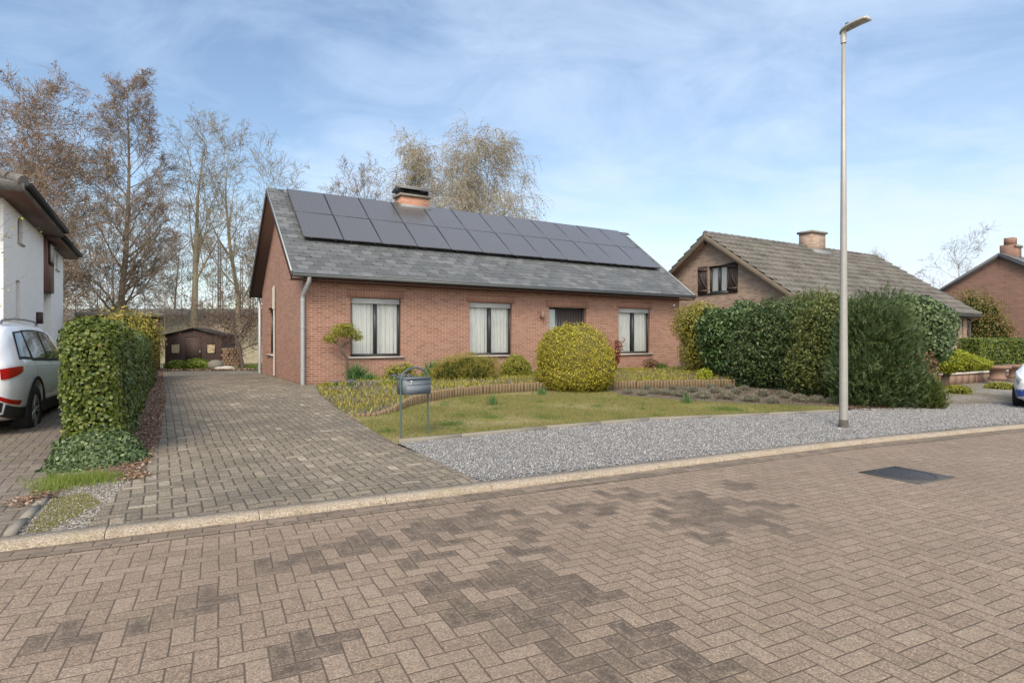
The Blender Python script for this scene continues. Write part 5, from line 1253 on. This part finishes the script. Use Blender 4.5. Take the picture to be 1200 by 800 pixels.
for nm_, mt, h_, wd, sd_, n_, lb in (('ground_cover', 'lowcon', .07, .016, 0.0, 16000, 'olive creeping ground cover spread through the flower bed'), ('ground_cover', 'yelgreen', .08, .018, 2.1, 11000, 'brighter yellow green ground cover patches in the flower bed'), ('ground_cover', 'lav', .06, .016, 4.0, 6000, 'grey green ground cover patches in the flower bed'), ('ground_cover', 'dead', .03, .02, 5.0, 6000, 'dry brown leaves and stalks between the bed plants')):
    P = scatter(bed_poly, n_); f_ = np.sin(P[:, 0] * 1.9 + sd_ + np.sin(P[:, 1] * 1.3 + sd_) * 2) + np.sin(P[:, 1] * 2.7 - P[:, 0] * 1.1 + sd_) + rng.normal(0, .5, n_); P = P[f_ > .0]
    Z = np.array([float(g(*p)) + bedlift(*p) for p in P]); blades(P, Z, h_, wd, 1.2, L_[mt], nm_, lb, 'ground cover', 'stuff', segs=2)
# lavender mounds
def lav_mesh():
    n_ = 700; m = MB(); U = unit(rng.normal(0, 1, (n_, 3)) * [1, 1, .7]); U[:, 2] = np.abs(U[:, 2]); rr = .7 + .3 * rng.random(n_)
    P_ = U * rr[:, None] * [.20, .20, .17]; leaves(m, P_, unit(np.cross(U, rng.normal(0, 1, (n_, 3)))), .075, .13, .1, .05, 0); 
    D = U; tip = P_ + D * .035; S = unit(np.cross(D, rng.normal(0, 1, (n_, 3)))) * .004
    v = np.stack([P_ - D * .04 - S, P_ - D * .04 + S, tip], 1).reshape(-1, 3); m2 = MB(); m.add(v, np.arange(n_ * 3).reshape(-1, 3)); core(m, [(0, 0, .03, .17, .17, .13)], .9); return m
lm = [lav_mesh().build('lavender', L_['lav']) for _ in range(3)]
spots = [(735, 461, 14), (752, 463, 13), (766, 461, 16), (781, 462, 18), (797, 464, 20), (823, 466, 22), (812, 459, 16), (838, 460, 16), (851, 467, 22), (862, 461, 16), (834, 455, 13), (787, 456, 13), (880, 470, 22), (893, 464, 18), (905, 472, 18), (922, 466, 16), (937, 470, 22), (957, 471, 20), (975, 472, 16), (872, 457, 14), (917, 462, 13), (800, 457, 13), (855, 455, 13), (758, 456, 12)]
spots.sort()
for i, (px, py, wpx) in enumerate(spots):
    o = lm[i] if i < 3 else lm[i % 3].copy()
    if i >= 3: COL.objects.link(o)
    q = G(px, py, .016); s = wpx * q[1] / F / .39; o.location = q; o.scale = (s, s, s * (.85 + .25 * rng.random())); o.rotation_euler = (0, 0, rng.random() * 6)
    tag(o, 'grey green clipped lavender mound in the row between lawn and right hedge', 'lavender', 'lavender mounds along the mulch bed')
nm = len(spots)
order = ['first', 'second', 'third', 'fourth', 'fifth', 'sixth', 'seventh', 'eighth', 'ninth', 'tenth', 'eleventh', 'twelfth', 'thirteenth', 'fourteenth', 'fifteenth', 'sixteenth', 'seventeenth', 'eighteenth', 'nineteenth', 'twentieth', 'twenty-first', 'twenty-second', 'twenty-third', 'twenty-fourth']
lavs = sorted([o for o in COL.objects if o.get('category') == 'lavender'], key=lambda o: o.location.x / o.location.y)
for i, o in enumerate(lavs): o['label'] = '%s grey green lavender mound from the golden dome bush towards the street lamp' % order[i]

# ------------------------------------------------------------------ right hedge
def at(px, Y, z): return ((px - 600) / F * Y, Y, z)
def hb(name, px, Y, blobs, n, size, mat, lab, cat='shrub', **kw):
    x = (px - 600) / F * Y; z = float(g(x, Y)); return bush(name, (x, Y, z), blobs, n, size, mat, lab, cat, **kw)
hb('privet_shrub', 823, 19.6, [(0, 0, .8, .75, .8, .9), (-.15, 0, 1.7, .85, .8, .75), (.5, .2, 1.5, .6, .7, .8)], 15000, .06, L_['privet'], 'yellowish privet touching the right corner of the bungalow', shell=.45, lumpy=.2, k=.62, tilt=.8)
hb('cherry_laurel', 858, 17.6, [(0, 0, 1.0, .85, .9, 1.05), (.3, 0, 1.5, .8, .9, .85), (-.45, 0, 1.5, .6, .8, .7)], 11000, .12, L_['laurel'], 'dark cherry laurel with glossy leaves right of the privet', aspect=.42, tilt=.9, up=.5, shell=.45, lumpy=.2, k=.65)
hb('evergreen_shrub', 905, 15.9, [(0, 0, .9, .9, .9, 1.0), (.0, 0, 1.6, .85, .9, .78), (.6, -.2, 1.2, .7, .8, 1.1), (-.55, .1, .8, .6, .7, .8)], 21000, .085, L_['thuja'], 'dark green leafy evergreen in the middle of the right hedge', aspect=.48, tilt=.9, up=.4, shell=.45, lumpy=.30, k=.60, fr=5)
hb('bronze_evergreen', 940, 16.8, [(0, 0, 1.5, 1.0, .9, 1.0), (.5, 0, 1.7, .8, .8, .95)], 20000, .075, L_['thuja2'], 'lighter olive evergreen behind the dark one in the right hedge', aspect=.5, spray=6, up=.9, shell=.45, lumpy=.30, k=.60, fr=5)
hb('evergreen_shrub', 968, 14.2, [(0, 0, .9, .85, .8, 1.0), (.05, 0, 1.55, .8, .8, .85), (.5, .2, 1.3, .7, .8, 1.0), (-.3, -.1, .6, .7, .7, .7)], 20000, .075, L_['thuja2'], 'mid green evergreen just left of the street lamp pole', aspect=.48, tilt=.9, up=.5, shell=.45, lumpy=.30, k=.60, fr=5)
hb('thuja', 1030, 12.3, [(0, 0, .8, .82, .75, .95), (.0, 0, 1.45, .74, .7, .92), (.3, -.05, .5, .6, .6, .6), (-.35, 0, 1.6, .5, .5, .65), (-.45, 0, .7, .55, .6, .8)], 52000, .055, L_['thuja'], 'big nearest thuja conifer just right of the street lamp pole', aspect=.45, spray=7, up=1.1, shell=.45, lumpy=.30, k=.60, fr=5)
hb('thuja_seedling', 1088, 12.0, [(0, 0, .3, .28, .28, .42), (.12, 0, .2, .26, .26, .3)], 4500, .05, L_['thuja2'], 'small low conifer at the right foot of the big thuja', aspect=.3, spray=6, up=1.0, shell=.35, k=.75)
iv = hb('ivy_bush', 1080, 13.4, [(-.1, 0, 1.75, .6, .6, .62), (.25, 0, 1.65, .48, .5, .60), (.1, 0, 1.25, .5, .5, .5), (-.4, 0, 1.95, .45, .5, .45)], 8000, .065, L_['ivy2'], 'rounded ivy bush on a woody stem between the big thuja and garage', aspect=.85, shell=.3, lumpy=.15, k=.8)
m = MB(); m.tube([(0, 0, -.1), (.02, 0, .5), (0, 0, 1.3)], [.07, .06, .05], 8); m.build('stem', M['bark_dark'], iv)
hb('dead_brushwood', 1082, 12.9, [(0, 0, .7, .32, .3, .45)], 900, .07, L_['dead'], 'dry brown leaves hanging under the ivy bush', aspect=.5, shell=.8, k=.4, tilt=1.2)
hb('dead_brushwood', 872, 16.4, [(0, 0, .75, .28, .2, .3)], 350, .08, L_['dead'], 'patch of dry brown leaves low in the cherry laurel', aspect=.5, shell=.8, k=0, tilt=1.2)
# right side forecourt
q = (11.65, 15.6, .24); ls = empty('golden_juniper', q, 0, 'bright lime yellow spreading bush on a short trunk before the garage', 'bush')
m = MB(); m.tube([(-.25, 0, -.1), (-.25, 0, .2), (-.15, 0, .42)], [.10, .09, .07], 8); m.build('trunk', M['bark_dark'], ls)
m = MB(); B_ = [(-.22, 0, .60, .46, .45, .27), (.20, 0, .62, .55, .45, .25), (.62, 0, .58, .34, .3, .17), (-.05, 0, .78, .45, .4, .2)]; P, N = blob_pts(B_, 8500, .3, .15); leaves(m, P, N, .045, .5, .8, .1); m.build('foliage', L_['lime'], ls); m = MB(); core(m, B_, .75); m.build('twig_core', M['inner'], ls, smooth=True)
bush('cushion_plant', (11.4, 15.2, float(g(11.4, 15.2)) - .03), [(0, 0, .1, .36, .3, .15)], 1400, .04, L_['yelgreen'], 'low green cushion plant below the lime yellow bush', 'plant', k=.7, tilt=.8)
bush('cushion_plant', (13.7, 16.6, float(g(13.7, 16.6)) - .03), [(0, 0, .08, .42, .3, .14)], 1400, .04, L_['yelgreen'], 'low green cushion plant at the wall left of the white hatchback', 'plant', k=.7, tilt=.8)
lh = empty('laurel_hedge', (17.6, 22.2, .28), HA, 'long clipped green hedge in front of the far brick house', 'hedge')
P, N = hedgepts(12000, 0, 12, .8, 1.28, .1, .03); P = P[:, [0, 1, 2]]; m = MB(); leaves(m, P, N, .075, .6, .6, .1); m.build('leaves', leafmat('clipped_laurel_leaf', [(0, (.05, .08, .015)), (.5, (.11, .15, .025)), (1, (.24, .27, .05))], .4, .25), lh); m = MB(); m.box(.1, 11.9, .1, .7, -.1, 1.16); m.build('twig_core', M['inner'], lh)
hb('black_pine', 1137, 23.4, [(0, 0, .55, .42, .4, .62)], 1500, .09, L_['laurel'], 'dark low evergreen beside the garage downpipe', shell=.4, k=.8)
hb('autumn_tree', 1150, 30, [(0, 0, 1.6, 1.1, 1.0, 1.5), (-.5, 0, 2.8, .9, .9, 1.1), (.3, 0, 2.5, .8, .8, 1.0), (.9, 0, 1.5, .8, .8, 1.0)], 6000, .10, L_['olive'], 'olive and orange leaved small tree beside the blank brick gable', 'tree', k=.55, shell=.6, lumpy=.3, tilt=1.0)
lw = empty('low_wall', (12.6, 17.3, .2), HA, 'low brown stone wall behind the lime yellow bush', 'wall'); m = MB()
for k in range(14):
    m.box(k * .42, k * .42 + .41, 0, .22, -.1, .24)
m.build('wall_blocks', M['terracotta'], lw); m = MB(); m.box(-.03, 5.92, -.03, .25, .242, .29); m.build('capstones', M['stone'], lw)
def urn(x, y, lab):
    r = empty('stone_planter', (x, y, .27), HA, lab, 'planter', 'brown pedestal planters by the low wall'); m = MB(); m.lathe([(.0, 0), (.22, 0), (.23, .06), (.19, .09), (.19, .28), (.24, .31), (.29, .33)], n=20); m.build('pedestal', M['terracotta'], r)
    m = MB(); m.lathe([(.29, .331), (.34, .345), (.34, .42), (.31, .43), (.27, .40), (.0, .39)], n=24); m.build('bowl', M['terracotta'], r); return r
urn(14.75, 18.0, 'brown stone pedestal planter left of its twin behind the white hatchback'); urn(16.1, 18.9, 'brown stone pedestal planter partly hidden by the white hatchback')

# ------------------------------------------------------------------ shed surroundings
x, y, z = at(229, 31.2, 0); bush('groundcover_shrub', (x, y, float(g(x, y))), [(-.9, 0, .15, .7, .5, .35), (.1, 0, .2, .75, .5, .38), (.9, 0, .15, .5, .45, .3)], 3500, .09, leafmat('fresh_green_leaf', [(0, (.09, .14, .02)), (.5, (.19, .26, .03)), (1, (.32, .38, .07))], .5, .3), 'fresh green low shrubs growing in front of the garden shed', 'shrub', k=.7)
x, y, z = at(252.5, 31.0, 0); m = MB(); m.lathe([(0, -.05), (.32, .0), (.40, .2), (.36, .36), (.2, .48), (0, .5)], n=18); tag(m.build('round_stone', M['concrete'], loc=(x, y, float(g(x, y))), smooth=True), 'pale round stone ball beside the shed door', 'stone')
for i, (px, s_, lb) in enumerate(((258, .18, 'small flat boulder right beside the stone ball'), (266, .25, 'wider flat boulder at the right corner of the shed'))):
    x, y, z = at(px, 30.6, 0); m = MB(); P, N = blob_pts([(0, 0, .05, s_ * 1.6, s_ * 1.2, s_ * .6)], 10); core(m, [(0, 0, .05, s_ * 1.6, s_ * 1.2, s_ * .6)], 1.0); tag(m.build('boulder', M['stone'], loc=(x, y, float(g(x, y)))), lb, 'stone')
lgp = empty('log_pile', (*at(280, 32.5, 0)[:2], 0.02), math.radians(10), 'stack of cut firewood logs right of the garden shed', 'log pile'); first = None
for r_ in range(7):
    for c2_ in range(5):
        if first is None: m = MB(); m.tube([(0, -.3, 0), (0, .3, 0)], .085, 9); first = m.build('log', plain('cut_log', (.30, .20, .13), .9, var=.5, scale=5), lgp); o = first
        else: o = first.copy(); COL.objects.link(o); o.parent = lgp
        o.location = (-.75 + c2_ * .175 + (.087 if r_ % 2 else 0), rng.normal(0, .03), .09 + r_ * .155)
P_ = scatter([(-16.4, 34.8), (-14.8, 31.0), (-10.6, 31.2), (-11.4, 38), (-15.5, 41)], 20000)
blades(P_, g(P_[:, 0], P_[:, 1]), .10, .02, .8, L_['lime'] if False else M['lime_blade'], 'back_lawn', 'bright back garden grass seen between shed and bungalow', 'grass', 'stuff')

# ------------------------------------------------------------------ trees
def tree_mesh(Hh, R0, lv, seed, trunk_wob=.03, top=.02, crown=.3, minr=.012, up=.12, droop=0.0, tip_leaf=None, split=None, lean=(0, 0)):
    rd = random.Random(seed); segs = []; tips = []
    def grow(p, d, L, r, k):
        spec = lv[k]; ns = spec['ns']; sl = L / ns; pts = []; R_in = r
        for i in range(ns):
            t_ = (i + 1) / ns; w_ = spec['wob']
            d = Vector((d.x + rd.gauss(0, w_), d.y + rd.gauss(0, w_), d.z + rd.gauss(0, w_) + spec.get('up', 0)))
            d.normalize(); q = p + d * sl; r2 = max(minr * .7, R_in * (1 - spec['tap'] * t_)); segs.append((p, q, r, r2)); p = q; r = r2; pts.append((t_, p, d.copy(), r))
        if k + 1 < len(lv):
            n_ = spec['kids']; s0 = spec['start']
            if isinstance(n_, float): n_ = int(n_) + (rd.random() < n_ % 1)
            for j in range(n_):
                t_ = s0 + (1 - s0) * ((j + rd.random()) / n_); idx = min(int(t_ * ns), ns - 1); tt, pp, dd, rr = pts[idx]
                pv = pts[idx - 1][1] if idx > 0 else pp - dd * sl; f = t_ * ns - idx; pos = pv.lerp(pp, min(max(f, 0), 1))
                a = rd.random() * 6.283; ang = math.radians(spec['ang'] * (.75 + .5 * rd.random())); o = dd.orthogonal().normalized(); o.rotate(Matrix.Rotation(a, 3, dd)); nd = dd * math.cos(ang) + o * math.sin(ang)
                cl = spec['clen'](t_) * (.7 + .6 * rd.random()) * (L if spec.get('rel', 1) else 1)
                grow(pos, nd, cl, max(minr, min(rr * spec.get('cr', .5), rr * .8)), k + 1)
        if k == len(lv) - 1 or k == len(lv) - 2: tips.extend([(q_[1], q_[2]) for q_ in pts])
    grow(Vector((0, 0, -.1)), Vector((lean[0], lean[1], 1)).normalized(), Hh, R0, 0)
    return segs, tips
def seg_mesh(segs):
    out = MB()
    for lo, hi, n in ((.05, 99, 7), (0, .05, 3)):
        S = [s for s in segs if lo <= s[2] < hi]
        if not S: continue
        p0 = np.array([s[0][:] for s in S]); p1 = np.array([s[1][:] for s in S]); r0 = np.array([s[2] for s in S]); r1 = np.array([s[3] for s in S]); d = unit(p1 - p0)
        h = np.where(np.abs(d[:, 2:3]) < .9, [[0, 0, 1.]], [[1., 0, 0]]); u = unit(np.cross(d, h)); w = np.cross(d, u); a = np.arange(n) * 2 * PI / n; p1 = p1 + d * (r1[:, None] * .4)
        ring = lambda p, r: p[:, None] + r[:, None, None] * (np.cos(a)[None, :, None] * u[:, None] + np.sin(a)[None, :, None] * w[:, None])
        V = np.concatenate([ring(p0, r0), ring(p1, r1)], 1).reshape(-1, 3); i = (np.arange(len(S)) * 2 * n)[:, None, None]; j = np.arange(n)
        f = np.stack([j, (j + 1) % n, (j + 1) % n + n, j + n], 1)[None] + i; out.add(V, f.reshape(-1, 4))
    return out
def make_tree(name, X, Y, Hh, R0, lv, seed, bark, lab, group=None, leaf=None, cat='tree', **kw):
    r = empty(name, (X, Y, kw.pop('z0', 0.0)), 0, lab, cat, group); segs, tips = tree_mesh(Hh, R0, lv, seed, **kw)
    thick = [s for s in segs if s[2] > R0 * .33]; thin = [s for s in segs if s[2] <= R0 * .33]
    seg_mesh(thick).build('trunk', bark, r, smooth=True); seg_mesh(thin).build('branches', bark, r)
    if leaf:
        mat, frac, size, dr = leaf; k = rng.random(len(tips)) < frac; Pn = np.array([t_[0][:] for t_, f_ in zip(tips, k) if f_])
        Pn = Pn + rng.normal(0, size * .8, Pn.shape); Pn[:, 2] -= dr * rng.random(len(Pn)); m = MB(); leaves(m, Pn, rng.normal(0, 1, Pn.shape), size, .6, 1.0, .1); m.build('leaves', mat, r)
    return r
def LV(n1=24, l1=.36, a1=55, n2=8, n3=7, n4=4, up1=.05, start=.25, tw=.02, taper1=lambda t: 1.0, l2=.45, l3=.42, l4=.5, up2=.03, up3=.0, w2=.10, up4=0.0, tap=.95):
    return [dict(ns=14, wob=tw, tap=tap, kids=n1, start=start, ang=a1, clen=lambda t: l1 * taper1(t), cr=.42),
            dict(ns=7, wob=.07, tap=.8, kids=n2, start=.2, ang=42, clen=lambda t: l2 * (1.15 - .6 * t), up=up1, cr=.55),
            dict(ns=5, wob=w2, tap=.7, kids=n3, start=.15, ang=42, clen=lambda t: l3 * (1.2 - .6 * t) + .1, up=up2, cr=.6),
            dict(ns=4, wob=.12, tap=.6, kids=n4, start=.15, ang=38, clen=lambda t: l4, up=up3, cr=.7),
            dict(ns=3, wob=.12, tap=.5, kids=0, start=0, ang=0, clen=None, up=up4)]
cone = lambda t: 1.25 - .95 * t
egg = lambda t: .55 + 1.2 * math.sin(PI * min(max((t - .15) / .85, 0), 1)) * .6
# tall tree behind the timber garage
make_tree('tall_beech', -30.6, 46, 21.2, .30, LV(44, .27, 50, 9, 8, 4, start=.14, taper1=cone, up1=.08), 3, M['bark'], 'tallest tree with a straight trunk and withered lower leaves behind the garage', leaf=(L_['brownleaf'], .26, .09, .1), crown=.3)
make_tree('broad_beech', -34.0, 41, 14.3, .34, LV(26, .44, 48, 11, 9, 4, start=.16, up1=.06), 11, M['bark'], 'broad reddish brown tree with withered leaves behind the white house', leaf=(L_['brownleaf'], .6, .115, .1))
make_tree('broad_beech', -41.5, 44, 14.8, .30, LV(24, .44, 48, 10, 7, 3, start=.16, up1=.06), 12, M['bark'], 'reddish brown tree cut by the left edge of the picture', leaf=(L_['brownleaf'], .5, .115, .1))
make_tree('leafy_understorey_tree', -30.0, 39, 11.0, .16, LV(18, .42, 58, 7, 6, 3, start=.15, up1=.02), 13, M['bark'], 'lower spreading tree with brown leaves between the tall beech and the white house', leaf=(L_['brownleaf'], .30, .12, .1))
make_tree('bare_ash', -25.9, 48, 18.8, .32, LV(17, .30, 30, 8, 6, 3, start=.30, up1=.11, taper1=lambda t: 1.25 - .7 * t, tw=.035), 21, M['bark_green'], 'left one of the two tall bare trees behind the garden shed', 'tall bare trees behind the shed')
make_tree('bare_ash', -23.2, 50, 17.6, .28, LV(16, .32, 36, 8, 6, 3, start=.25, up1=.10, taper1=lambda t: 1.2 - .6 * t, tw=.04), 22, M['bark_green'], 'right one of the two tall bare trees behind the garden shed', 'tall bare trees behind the shed')
make_tree('bare_ash', -20.4, 53, 14.2, .26, LV(16, .34, 42, 8, 6, 3, start=.3, up1=.07, tw=.04), 23, M['bark_green'], 'bare tree half hidden behind the left gable of the bungalow')
make_tree('bare_tree', -14.3, 50, 14.3, .22, LV(17, .26, 40, 8, 7, 3, start=.45, up1=.09, taper1=lambda t: 1.3 - .5 * t), 24, M['bark'], 'single bare tree crown showing above the solar panels left of the chimney')
make_tree('bare_tree', -32.6, 57, 13.0, .16, LV(16, .30, 50, 7, 6, 3, start=.2, up1=.05), 25, M['bark'], 'smaller bare tree between the tall beech and the left bare ash')
# birches with hanging twigs
def birch(n1, l1, start): return [dict(ns=14, wob=.02, tap=.93, kids=n1, start=start, ang=50, clen=lambda t: l1 * (1.15 - .55 * t), cr=.42, up=0),
    dict(ns=8, wob=.06, tap=.8, kids=13, start=.15, ang=50, clen=lambda t: .34 * (1.2 - .4 * t), up=.07, cr=.5),
    dict(ns=5, wob=.10, tap=.7, kids=9, start=.2, ang=50, clen=lambda t: .85, up=-.12, cr=.6),
    dict(ns=6, wob=.07, tap=.5, kids=0, start=0, ang=0, clen=None, up=-.34)]
make_tree('weeping_birch', -2.5, 40, 14.0, .22, birch(44, .37, .18), 31, M['bark_birch'], 'larger weeping birch with hanging twigs above the bungalow roof', leaf=(L_['catkin'], .55, .10, .2))
make_tree('weeping_birch', -6.7, 42, 14.4, .20, birch(36, .31, .18), 32, M['bark_birch'], 'thinner left birch above the bungalow roof right behind the chimney', leaf=(L_['catkin'], .48, .10, .2))
# far trees on the right
make_tree('bare_tree', 53.5, 71, 11.6, .16, LV(16, .34, 50, 7, 5, 2, start=.3, up1=.05), 41, M['bark'], 'distant bare tree left of the far brick house')
make_tree('bare_tree', 49.0, 76, 10.5, .14, LV(14, .32, 50, 7, 5, 2, start=.3, up1=.05), 42, M['bark'], 'distant low bare tree above the right end of the tiled roof')
# thicket of young trees along the bank
segs, tips = tree_mesh(7.5, .07, LV(18, .32, 40, 6, 5, 2, start=.1, up1=.08), 55, minr=.012); me_t = seg_mesh(segs)
proto = me_t.build('young_tree', M['bark'])
tl = [(88, 47, 'behind the far wall of the white house'), (112, 45, 'above the timber garage, leftmost of three'), (150, 46, 'above the overgrown shrub'), (172, 48, 'right above the end of the ivy hedge'), (196, 45, 'just left of the garden shed roof'), (212, 50, 'over the left half of the shed roof'), (246, 44, 'between the two tall bare trunks'), (262, 52, 'behind the railway mast'), (290, 46, 'over the dark red shrub'), (300, 50, 'beside the rear gutter of the bungalow'), (130, 53, 'further back behind the timber garage'), (316, 55, 'seen past the gable of the bungalow')]
for i, (px, Y, lb) in enumerate(tl):
    o = proto if i == 0 else proto.copy()
    if i: COL.objects.link(o)
    s = .8 + .5 * random.random(); o.location = ((px - 600) / F * Y, Y, 0 if Y < 47 else .5 + (Y - 47) * .35); o.scale = (s * 1.1, s * 1.1, s); o.rotation_euler = (0, 0, random.random() * 6); tag(o, 'thin bare young tree ' + lb, 'tree', 'young bare trees along the railway bank')
# scrub on the bank
n_ = 26000; P_ = np.stack([-75 + 75 * rng.random(n_), 46 + 11 * rng.random(n_), np.zeros(n_)], 1); zz = np.interp(P_[:, 1], [47, 51, 54, 56], [.5, 2.2, 3.3, 3.7]); cl = (np.sin(P_[:, 0] * .8) + np.sin(P_[:, 0] * 2.1 + P_[:, 1])) > -.3; P_[:, 2] = zz + rng.random(n_) ** 2 * 1.6; P_ = P_[cl]
m = MB(); leaves(m, P_[::2], rng.normal(0, 1, P_[::2].shape), .3, .10, 1, .05, .6); tag(m.build('bank_scrub', leafmat('dry_scrub', [(0, (.16, .13, .07)), (.5, (.28, .23, .14)), (1, (.38, .31, .2))], .8, .3)), 'dry olive scrub covering the slope of the railway bank', 'scrub', None, 'stuff')
# dark red shrub right of the shed
rs = make_tree('red_maple', *at(285, 30.2, 0)[:2], 2.9, .10, [dict(ns=5, wob=.1, tap=.6, kids=12, start=.3, ang=60, clen=lambda t: .65, cr=.6), dict(ns=5, wob=.15, tap=.7, kids=9, start=.2, ang=45, clen=lambda t: .55, up=.0, cr=.6), dict(ns=4, wob=.18, tap=.6, kids=6, start=.2, ang=45, clen=lambda t: .55, cr=.7), dict(ns=3, wob=.2, tap=.5, kids=0, start=0, ang=0, clen=None)], 61, M['bark_dark'], 'dark red twiggy small tree between the shed and the bungalow', leaf=(L_['maple'], 1.0, .085, .05), minr=.006)
# budding twigs reaching in from the left edge
sp_ = make_tree('young_street_tree', -9.05, 9.2, 3.9, .05, [dict(ns=8, wob=.02, tap=.8, kids=12, start=.35, ang=62, clen=lambda t: .26, cr=.5), dict(ns=5, wob=.12, tap=.7, kids=5, start=.3, ang=40, clen=lambda t: .5, cr=.6), dict(ns=3, wob=.15, tap=.5, kids=0, start=0, ang=0, clen=None)], 71, M['bark'], 'young tree with fresh green leaves reaching in at the left edge', leaf=(L_['lime'], .6, .05, .03), minr=.004)

# ------------------------------------------------------------------ sky, light, camera
w = bpy.data.worlds.new('World'); SC.world = w; w.use_nodes = True; nt = w.node_tree; nt.nodes.clear()
SE, SR = math.radians(44), math.radians(192)      # elevation, azimuth clockwise from +Y
t = T.__new__(T); t.nt = nt
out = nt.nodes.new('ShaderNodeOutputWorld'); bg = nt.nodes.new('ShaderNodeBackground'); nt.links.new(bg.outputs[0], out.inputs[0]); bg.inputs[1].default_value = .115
sky = nt.nodes.new('ShaderNodeTexSky'); sky.sky_type = 'NISHITA'; sky.sun_disc = False; sky.sun_elevation = SE; sky.sun_rotation = SR; sky.air_density = 1.15; sky.dust_density = 1.0; sky.ozone_density = 1.2
dv = t.node('ShaderNodeTexCoord').outputs['Generated']; dx, dy, dz = t.sep(dv)
dzc = t.m_('ADD', t.m_('MAXIMUM', dz, 0.0), .16); u_ = t.m_('DIVIDE', dx, dzc); v_ = t.m_('DIVIDE', dy, dzc)
cv = t.comb(t.m_('MULTIPLY', u_, .8), v_, 0.0)
n1 = t.noise(cv, .9, 6, .55, .6); n2 = t.noise(cv, 2.6, 8, .62, .8)
cl = t.m_('ADD', t.m_('MULTIPLY', n1, .65), t.m_('MULTIPLY', n2, .35))
east = t.sm(dx, -.55, .45)
veil = t.m_('ADD', .06, t.m_('MULTIPLY', east, .36)); hz = t.sm(dz, .42, .0)
veil = t.m_('ADD', veil, t.m_('MULTIPLY', hz, .24))
fac = t.m_('ADD', veil, t.m_('MULTIPLY', t.m_('SUBTRACT', cl, .5), 3.3), clamp=True)
fac = t.m_('MINIMUM', fac, .95)
cc_ = t.mix(hz, (4.1, 5.0, 6.3), (4.9, 5.35, 6.1))
c = t.mix(fac, sky.outputs[0], cc_)
south_fill = t.sm(t.vm('DOT_PRODUCT', dv, (.50, -.85, .15)), .0, .8)     # added warm glow in the unseen sky behind the camera, fills shaded sides
c = t.mix(t.m_('MULTIPLY', south_fill, .55), c, (6.0, 5.6, 4.9)); c = t.vm('SCALE', c, scale=t.m_('ADD', 1.0, t.m_('MULTIPLY', south_fill, .9))); nt.links.new(c, bg.inputs[0])
sun = bpy.data.lights.new('Sun', 'SUN'); sun.energy = 2.3; sun.angle = math.radians(26); sun.color = (1.0, .88, .72); so = link(bpy.data.objects.new('Sun', sun))
D = Vector((math.sin(SR) * math.cos(SE), math.cos(SR) * math.cos(SE), math.sin(SE))); so.rotation_euler = D.to_track_quat('Z', 'Y').to_euler(); so.location = (0, 0, 30)
cam = bpy.data.cameras.new('Camera'); cam.lens = 36 * F / 1200; cam.sensor_width = 36; cam.shift_y = 2 / 1200; cam.clip_end = 3000; cam.clip_start = .05; co = link(bpy.data.objects.new('Camera', cam)); co.location = (0, 0, CH); co.rotation_euler = (PI / 2, 0, 0); SC.camera = co
SC.view_settings.view_transform = 'Standard'; SC.view_settings.look = 'None'; SC.view_settings.gamma = 1; SC.view_settings.exposure = .72; SC.view_settings.use_curve_mapping = False
SC.cycles.max_bounces = 6; SC.cycles.transparent_max_bounces = 12; SC.cycles.diffuse_bounces = 3; SC.cycles.glossy_bounces = 3
